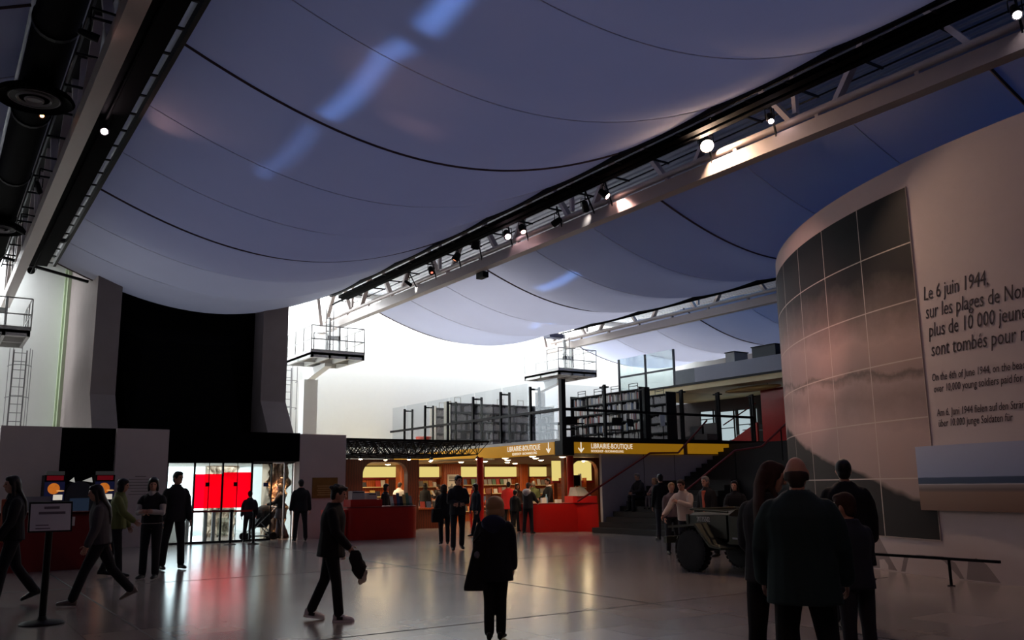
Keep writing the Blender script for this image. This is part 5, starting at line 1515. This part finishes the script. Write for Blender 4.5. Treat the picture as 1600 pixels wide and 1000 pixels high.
    if hood:
        hd = MB(); hd.ell(tp(0, -.11, 1.42), (.165, .095, .11), 16, 10, T); hd.ell(tp(0, -.04, 1.475), (.125, .10, .055), 16, 9, T); hd.ell(tp(0, -.13, 1.35), (.10, .05, .08), 14, 9, T)
        remesh(sc(hd), 'hood', sk('cloth_%d_%d_%d' % hood, hood), max(vox, .011), 3, root)
    remesh(sc(j), {'shirt': 'shirt', 'jacket': 'jacket', 'coat': 'coat'}[kind] if not vest else 'waistcoat', sk('cloth_%d_%d_%d' % tc, tc), max(vox, .011), 3, root)
    if extra == 'scarf':
        q = MB(); q.lathe([(.07, 0), (.10, .02), (.105, .05), (.08, .08)], tp(0, 0, 1.43), T @ Z3, 16); remesh(sc(q), 'scarf', sk('scarf_light', (190, 180, 176)), .012, 2, root)
    if extra == 'open':     # bright lining showing at the front
        q = MB(); q.loft([oval(tp(0, .10, z), .055, .055, sx, sy, 12) for z in (.84, 1.0, 1.2, 1.36, 1.43)]); remesh(sc(q), 'undershirt', sk('undershirt_coral', (196, 96, 70)), .012, 2, root)
    # ---- shoes
    for hp, kn, an, f in LG:
        f2 = f.normalized(); sd_ = f2.cross(Z3).normalized(); u2 = sd_.cross(f2)
        q = MB(); base = an - u2 * .075
        P_ = lambda a, c_: base + f2 * a + u2 * c_
        rr = [(-.075, .028, .035, .045), (-.06, .036, .05, .055), (0, .038, .06, .062), (.06, .044, .04, .042), (.12, .048, .030, .032), (.17, .040, .024, .026), (.195, .02, .018, .018)]
        q.loft([oval(P_(a, c_), w_, hh, sd_, u2, 12) for a, w_, c_, hh in rr])
        remesh(sc(q), 'shoe', sk('shoe_%d_%d_%d' % shoes, shoes, .5), max(vox, .009), 2, root)
        if sole:
            q = MB(); q.loft([[P_(a, zz) + sd_ * w_ * s_ for s_ in (-1, 1) for zz in ((-.014, .014) if s_ < 0 else (.014, -.014))] for a, w_ in ((-.08, .032), (-.05, .042), (.05, .046), (.12, .05), (.18, .04), (.2, .02))])
            sc(q).build('sole', sk('sole_%d_%d_%d' % sole, sole, .6), root)
            q = MB(); q.loft([[P_(a, zz) + sd_ * w_ * s_ for s_ in (-1, 1) for zz in ((.02, .055) if s_ < 0 else (.055, .02))] for a, w_ in ((-.02, .046), (.02, .048), (.06, .05))])
            sc(q).build('shoe_stripe', sk('shoe_dark_stripe', (30, 30, 34), .6), root)
    # ---- place
    d0 = V((-x, -y, 0)).normalized(); rgt = V((y, -x, 0)).normalized()
    d = d0 * cos(R(phi)) + rgt * sin(R(phi))
    root.rotation_euler.z = math.atan2(-d.x, d.y)
    root.location = (x, y, 0)
    return root, lambda p: root.location + M.Rotation(root.rotation_euler.z, 3, 'Z') @ ((p + off) * k), AR, tp


WALK = ((24, 6, 3), (-20, 22, 3)); WALK2 = ((-20, 22, 3), (24, 6, 3)); STEP = ((9, 4, 3), (-10, 12, 3)); STAND = ((2, 2, 4), (-2, 2, 4))
HANDS_IN = ((18, 8, 78, 52), (18, 8, 78, 52))
BLK = (20, 20, 24)
# left foreground
person('woman with long dark hair striding left at the picture edge, dark jacket over coral top', 1.12, 14.72, 1.80, 282, legs=((-15, 22, 3), (15, 6, 3)), arms=((-12, 6, 14, 4), (14, 6, 20, 4)), hair='long', hairc='black', top=('jacket', BLK), hem=.86, extra='open', near=1)
person('woman with long dark hair walking left in a grey cardigan just behind the sign stand', 2.17, 14.0, 1.70, 268, legs=((-24, 18, 3), (24, 5, 3)), arms=((-16, 6, 12, 4), (10, 6, 16, 4)), hair='long', hairc='black', top=('jacket', (74, 72, 76)), hem=.88, shoes=(120, 108, 100), near=1, head=(0, 6), lean=5)
person('person in a green jacket facing right beside the second lit kiosk', 3.10, 18.25, 1.78, 78, legs=STEP, arms=((24, 6, 30, 6), (8, 6, 18, 4)), hair='bob', hairc='black', top=('jacket', (110, 118, 66)), hem=.84, near=1, head=(-8, 4))
person('woman in a dark waistcoat with pale sleeves, hands together before her', 3.54, 17.38, 1.78, 338, legs=((0, 3, 3), (4, 6, 2)), arms=HANDS_IN, hair='bob', hairc='black', top=('jacket', BLK), vest=(186, 180, 176), hem=.95, near=1, head=(20, 4))
person('tall man in a dark jacket standing against the bright entrance glass', 4.33, 19.15, 1.93, 20, legs=((0, 1, 8), (0, 1, 6)), arms=((3, 9, 10, 4), (3, 9, 10, 4)), hair='short', hairc='black', top=('jacket', (26, 26, 32)), hem=.84, near=1, head=(25, 0))
person('child silhouetted between the barrier posts at the doors', 8.35, 27.3, 1.52, 180, legs=((2, 2, 6), (-2, 2, 5)), arms=((6, 10, 30, 10), (4, 10, 20, 6)), hair='short', hairc='brown', top=('jacket', (36, 34, 44)), hem=.86)
person('woman with long hair pushing the stroller, shirt tied at her waist', 9.75, 28.6, 1.74, 262, legs=STEP, arms=((28, 6, 46, 6), (28, 6, 46, 6)), hair='long', hairc='black', top=('jacket', BLK), hem=.94, skirt=True, pants=(70, 66, 74))
person('man in a dark jacket standing before the bronze plaque', 9.71, 26.63, 1.84, 190, legs=((0, 0, 6), (0, 0, 5)), arms=((2, 10, 8, 4), (2, 10, 8, 4)), hair='short', hairc='black', top=('jacket', BLK), hem=.82, fat=1.08, pants=(30, 30, 34))
# the boy and the girl
boy, bw, bA, btp = person('boy in a black jacket walking right with a coat over his hand, pale trainers', 4.21, 10.45, 1.60, 84, legs=((12, 6, 3), (-12, 12, 3)), arms=((14, 8, 30, 6), (4, 8, 14, 4)), hair='tousled', hairc='black', top=('jacket', (15, 15, 18)), hem=.80, pants=(20, 20, 26), shoes=(236, 232, 230), sole=(240, 236, 232), near=2, head=(0, 8), lean=3, fat=1.14)
girl, gw_, gA, gtp = person('child with fair bobbed hair seen from behind, dark hooded coat', 5.07, 8.08, 1.42, 172, legs=((2, 2, -2), (-3, 5, -2)), arms=((4, 5, 8, 8), (12, 8, 24, 14)), hair='fluffy', hairc='fair', top=('coat', (17, 18, 26)), hem=.70, hood=(34, 40, 66), pants=(14, 14, 18), near=2, head=(-30, 2), fat=1.08)
# middle distance
person('man in a dark jacket walking toward the camera with clasped hands', 11.33, 19.8, 1.84, 8, legs=((10, 3, 3), (-9, 14, 3)), arms=((14, 8, 66, 58), (14, 8, 66, 58)), hair='short', hairc='black', top=('jacket', (30, 30, 34)), hem=.82, pants=(34, 34, 40), near=1, head=(24, 2), extra=None)
pb = person('person with a shoulder bag walking away behind the man with clasped hands', 12.1, 21.9, 1.62, 190, legs=STEP, hair='bob', hairc='brown', top=('jacket', BLK), hem=.82)
person('woman with dark bobbed hair in a dark jacket striding before the bookshop', 14.98, 24.95, 1.67, 300, legs=((-18, 16, 3), (18, 4, 3)), hair='bob', hairc='black', top=('jacket', (32, 38, 48)), hem=.86, pants=(28, 30, 38))
person('clerk in black standing behind the left red counter', 12.94, 27.5, 1.68, 60, hair='bob', hairc='black', top=('shirt', BLK), hem=.92)
person('shopper in a white jumper bending at the shelves behind the left arch', 16.1, 33.0, 1.78, 150, hair='short', hairc='brown', top=('jacket', (214, 208, 198)), hem=.86, lean=10)
person('person in black standing left of the poster pillar, seen from behind', 17.43, 33.2, 1.72, 150, hair='bob', hairc='black', top=('jacket', BLK), hem=.8)
person('person reading an open leaflet beside the poster pillar', 18.34, 33.6, 1.68, 250, arms=((34, 8, 80, 30), (34, 8, 80, 30)), legs=STEP, hair='pony', hairc='brown', top=('jacket', (48, 38, 40)), hem=.86)
person('shopper in a long red coat browsing the back shelves', 18.84, 29.0, 1.72, 170, hair='short', hairc='black', top=('coat', (170, 22, 26)), hem=.68, fat=1.1)
person('child in dark clothes standing left of the hooded customer at the red counter', 17.35, 26.3, 1.42, 150, hair='short', hairc='black', top=('jacket', BLK), hem=.82)
person('customer in a dark coat with a pale hood leaning to the right red counter', 16.95, 24.9, 1.66, 150, legs=((4, 4, 3), (-4, 4, 3)), arms=((30, 8, 40, 10), (20, 8, 40, 10)), hair='short', hairc='brown', top=('jacket', (34, 32, 36)), hem=.84, hood=(200, 192, 190))
person('clerk in black with pale collar behind the right red counter', 19.05, 26.6, 1.82, 300, hair='short', hairc='brown', top=('shirt', (18, 18, 22)), hem=.92, extra='scarf', arms=((20, 8, 50, 20), (10, 8, 20, 10)))
person('person in an olive jacket behind the clerk at the right counter', 19.6, 28.4, 1.74, 170, hair='short', hairc='grey', top=('jacket', (96, 104, 66)), hem=.84)
person('dark haired woman among the tables behind the right counter', 19.5, 29.4, 1.66, 20, hair='bob', hairc='black', top=('jacket', (60, 40, 44)), hem=.86)
person('woman in a maroon top at the far shelves behind the right counter', 21.6, 31.6, 1.68, 200, hair='bob', hairc='brown', top=('shirt', (120, 30, 50)), hem=.88)
person('man in a light shirt deep in the shop near the red column', 20.0, 33.2, 1.74, 330, hair='short', hairc='grey', top=('shirt', (180, 184, 196)), hem=.9)
# stairs
SIT = ((95, 96, 8), (93, 94, 6))
person('grey haired man sitting on the dark stairs beside the handrail', 20.48, 23.25, 1.76, 312, legs=SIT, arms=((34, 6, 50, 36), (34, 6, 50, 36)), hair='short', hairc='grey', top=('jacket', (38, 36, 40)), hem=.95, z0=1.09, lean=8)
person('child in a pale top sitting on the stairs beside the grey haired man', 20.48, 22.5, 1.36, 312, legs=SIT, arms=((30, 6, 50, 30), (30, 6, 50, 30)), hair='bob', hairc='fair', top=('shirt', (140, 112, 112)), hem=.95, z0=1.09, pants=(90, 80, 84))
person('dark figure standing at the stair foot left of the car', 17.7, 19.2, 1.84, 200, hair='short', hairc='black', top=('jacket', (16, 16, 18)), hem=.8, pants=(50, 50, 56))
# around the car
person('man in a cream jumper leaning over the bonnet of the car with one arm out', 13.25, 13.65, 1.66, 335, legs=STAND, arms=((38, 22, 18, -4), (48, 12, 70, 50)), hair='short', hairc='brown', top=('jacket', (206, 188, 174)), hem=.86, lean=14, near=1, pants=(40, 42, 52))
person('fair child peering out behind the man in the cream jumper', 14.4, 15.3, 1.58, 20, hair='short', hairc='fair', top=('shirt', (110, 96, 100)), hem=.88)
person('older man in a dark jacket open over a red shirt beside the car', 14.35, 14.1, 1.70, 320, hair='short', hairc='grey', top=('jacket', (26, 24, 26)), hem=.84, extra='open', near=1)
person('woman in black with long dark hair behind the car', 14.85, 13.75, 1.60, 345, hair='long', hairc='black', top=('jacket', (22, 22, 26)), hem=.84, near=1, arms=((20, 8, 50, 30), (8, 8, 14, 6)))
# right foreground group
person('woman with long auburn hair at the front right, head bent, shoulder bag at her side', 5.26, 4.58, 1.70, 150, hair='long', hairc='red', top=('jacket', (26, 24, 28)), hem=.84, near=2, head=(-50, 14), arms=((6, 7, 14, 6), (10, 9, 40, 18)), pants=(18, 18, 22))
person('bald man in a long dark green coat at the front right, back turned', 4.90, 3.99, 1.72, 178, hair='bald', hairc='brown', top=('coat', (34, 54, 54)), hem=.76, near=2, fat=1.14, arms=((8, 12, 22, 12), (8, 12, 22, 12)), legs=((2, 2, 6), (-1, 2, 6)), head=(0, 10), pants=(18, 18, 20))
person('auburn haired child beside the bald man, looking left', 6.30, 4.62, 1.44, 215, hair='short', hairc='red', top=('jacket', (44, 48, 58)), hem=.84, near=2, head=(30, 6), arms=((14, 8, 60, 40), (4, 8, 14, 6)), pants=(40, 40, 48))
person('man in a black overcoat facing the mural beyond the bald man', 8.56, 6.31, 1.78, 184, hair='short', hairc='black', top=('coat', (16, 16, 18)), hem=.62, near=1, fat=1.12, arms=((6, 10, 20, 14), (6, 10, 20, 14)))


# things carried
hand = bw(bA[0][2] + bA[0][3] * .1)
t = thing('carried_coat', 'rumpled dark coat with pale lining hanging from the hand of the boy', 'coat', hand)
q = MB(); dr = V((.62, -.42, 0)).normalized()
rr_ = random.Random(2); rings = []
for i in range(8):
    s = i / 7; c = hand + dr * (.01 + .09 * s) + V((0, 0, .03 - .33 * s)); w_ = .035 + .05 * sin(pi * min(s * .8 + .1, 1)); sdv = V((0, 0, 1)).cross(dr)
    rings.append([c + dr * (w_ * cos(a) * (1 + .22 * sin(3 * a + 2 * i))) + sdv * (w_ * .6 * sin(a) * (1 + .2 * cos(4 * a + i))) for a in [2 * pi * j / 18 for j in range(18)]])
q.loft(rings); q.build('cloth', sk('coat_dark', (26, 24, 24)), t, smooth=True)
q = MB()
for i, (a, b_, c_) in enumerate(((.10, -.25, .042), (.13, -.30, .046), (.09, -.33, .04), (.15, -.23, .036))):
    q.ell(hand + dr * a + V((0, 0, b_)), (c_ * .8, c_ * .8, c_ * 1.1), 12, 8)
remesh(q, 'lining', sk('lining_pale', (206, 190, 170)), .012, 2, None)
o = bpy.data.objects['lining']; o.parent = t; o.matrix_parent_inverse = M.Translation(-V(hand))
hl = gw_(gA[1][2])
t = thing('shoulder_bag', 'black flared bag hanging at the left side of the fair haired child', 'bag', hl)
rg = V((8.08, -5.07, 0)).normalized(); fwd = V((5.07, 8.08, 0)).normalized()
c0 = V((5.07, 8.08, 0)) - rg * .175 - fwd * .06
q = MB(); rings = []
for z, w_, d_, sh in ((.50, .005, .01, -.01), (.50, .135, .05, -.01), (.53, .14, .055, -.01), (.76, .115, .05, .02), (.97, .085, .045, .045), (1.0, .075, .03, .05), (1.0, .01, .01, .05)):
    rings.append([c0 + rg * (sh + w_ * cos(a)) + fwd * (d_ * sin(a)) + V((0, 0, z)) for a in [2 * pi * j / 20 for j in range(20)]])
q.loft(rings); q.build('bag_body', sk('bag_black', (14, 14, 17)), t, smooth=True)
MB().tube([c0 + V((0, 0, .98)) - rg * .05, c0 + rg * .06 + V((0, 0, 1.10)), c0 + rg * .12 + V((0, 0, 1.13)), c0 + rg * .10 + fwd * .05 + V((0, 0, 1.0))], .013, 7).build('strap', sk('bag_black', (0, 0, 0)), t)
q = MB(); q.ell(c0 - fwd * .052 + rg * -.01 + V((0, 0, .86)), (.03, .03, .038), 12, 8); q.build('pale_badge', sk('badge_grey', (112, 112, 120)), t, smooth=True)


def bag(loc, sz, label, strap_to, m):
    t = thing('shoulder_bag', label, 'bag', loc)
    x, y, z = loc; w_, d_, h_ = sz
    q = MB(); rings = []
    for zz, k in ((0, .02), (0, .92), (.06, 1), (h_ * .7, .98), (h_, .85), (h_, .02)):
        rings.append([V((x + w_ / 2 * k * (abs(cos(a)) ** .6) * (1 if cos(a) > 0 else -1), y + d_ / 2 * k * (abs(sin(a)) ** .6) * (1 if sin(a) > 0 else -1), z + zz)) for a in [2 * pi * j / 20 for j in range(20)]])
    q.loft(rings); q.build('bag_body', m, t, smooth=True)
    MB().tube([(x - w_ * .35, y, z + h_ * .96), strap_to, (x + w_ * .35, y, z + h_ * .96)], .012, 6).build('strap', m, t)
    return t


q = bag((5.10, 4.36, .86), (.14, .09, .24), 'dark shoulder bag with small metal buckles at the side of the auburn haired woman', (5.16, 4.5, 1.40), sk('bag_brown', (30, 24, 22)))
for dx, dz in ((-.04, .2), (.04, .14)):
    b = MB().ell((5.10 + dx, 4.312, .86 + dz), (.016, .008, .016), 10, 6); b.build('buckle', mat('bright_buckle', (220, 220, 224), .15, 1.0), q)
bag((11.8, 21.75, .62), (.34, .16, .36), 'dark bag hanging by the person behind the man with clasped hands', (12.0, 21.85, 1.30), sk('bag_black', (0, 0, 0)))
t = thing('leaflet', 'open pale leaflet held by the reader beside the poster pillar', 'leaflet', (18.0, 33.35, 1.25))
MB().loft([[(17.93, 33.2, 1.22), (18.0, 33.5, 1.22), (18.01, 33.5, 1.23), (17.94, 33.2, 1.23)], [(17.83, 33.25, 1.42), (17.9, 33.53, 1.42), (17.91, 33.53, 1.43), (17.84, 33.25, 1.43)]]).build('sheet', PAPER, t)
t = thing('paper_bag', 'small pale bag standing on the floor of the car', 'bag', (12.25, 11.0, .56))
box(12.18, 10.93, .56, 12.34, 11.05, .90).build('bag_body', mat('pale_bag', (176, 150, 138), .7), t); box(12.2, 10.92, .72, 12.32, 10.93, .82).build('print', PAPER, t)

bpy.data.scenes.remove(TMP)
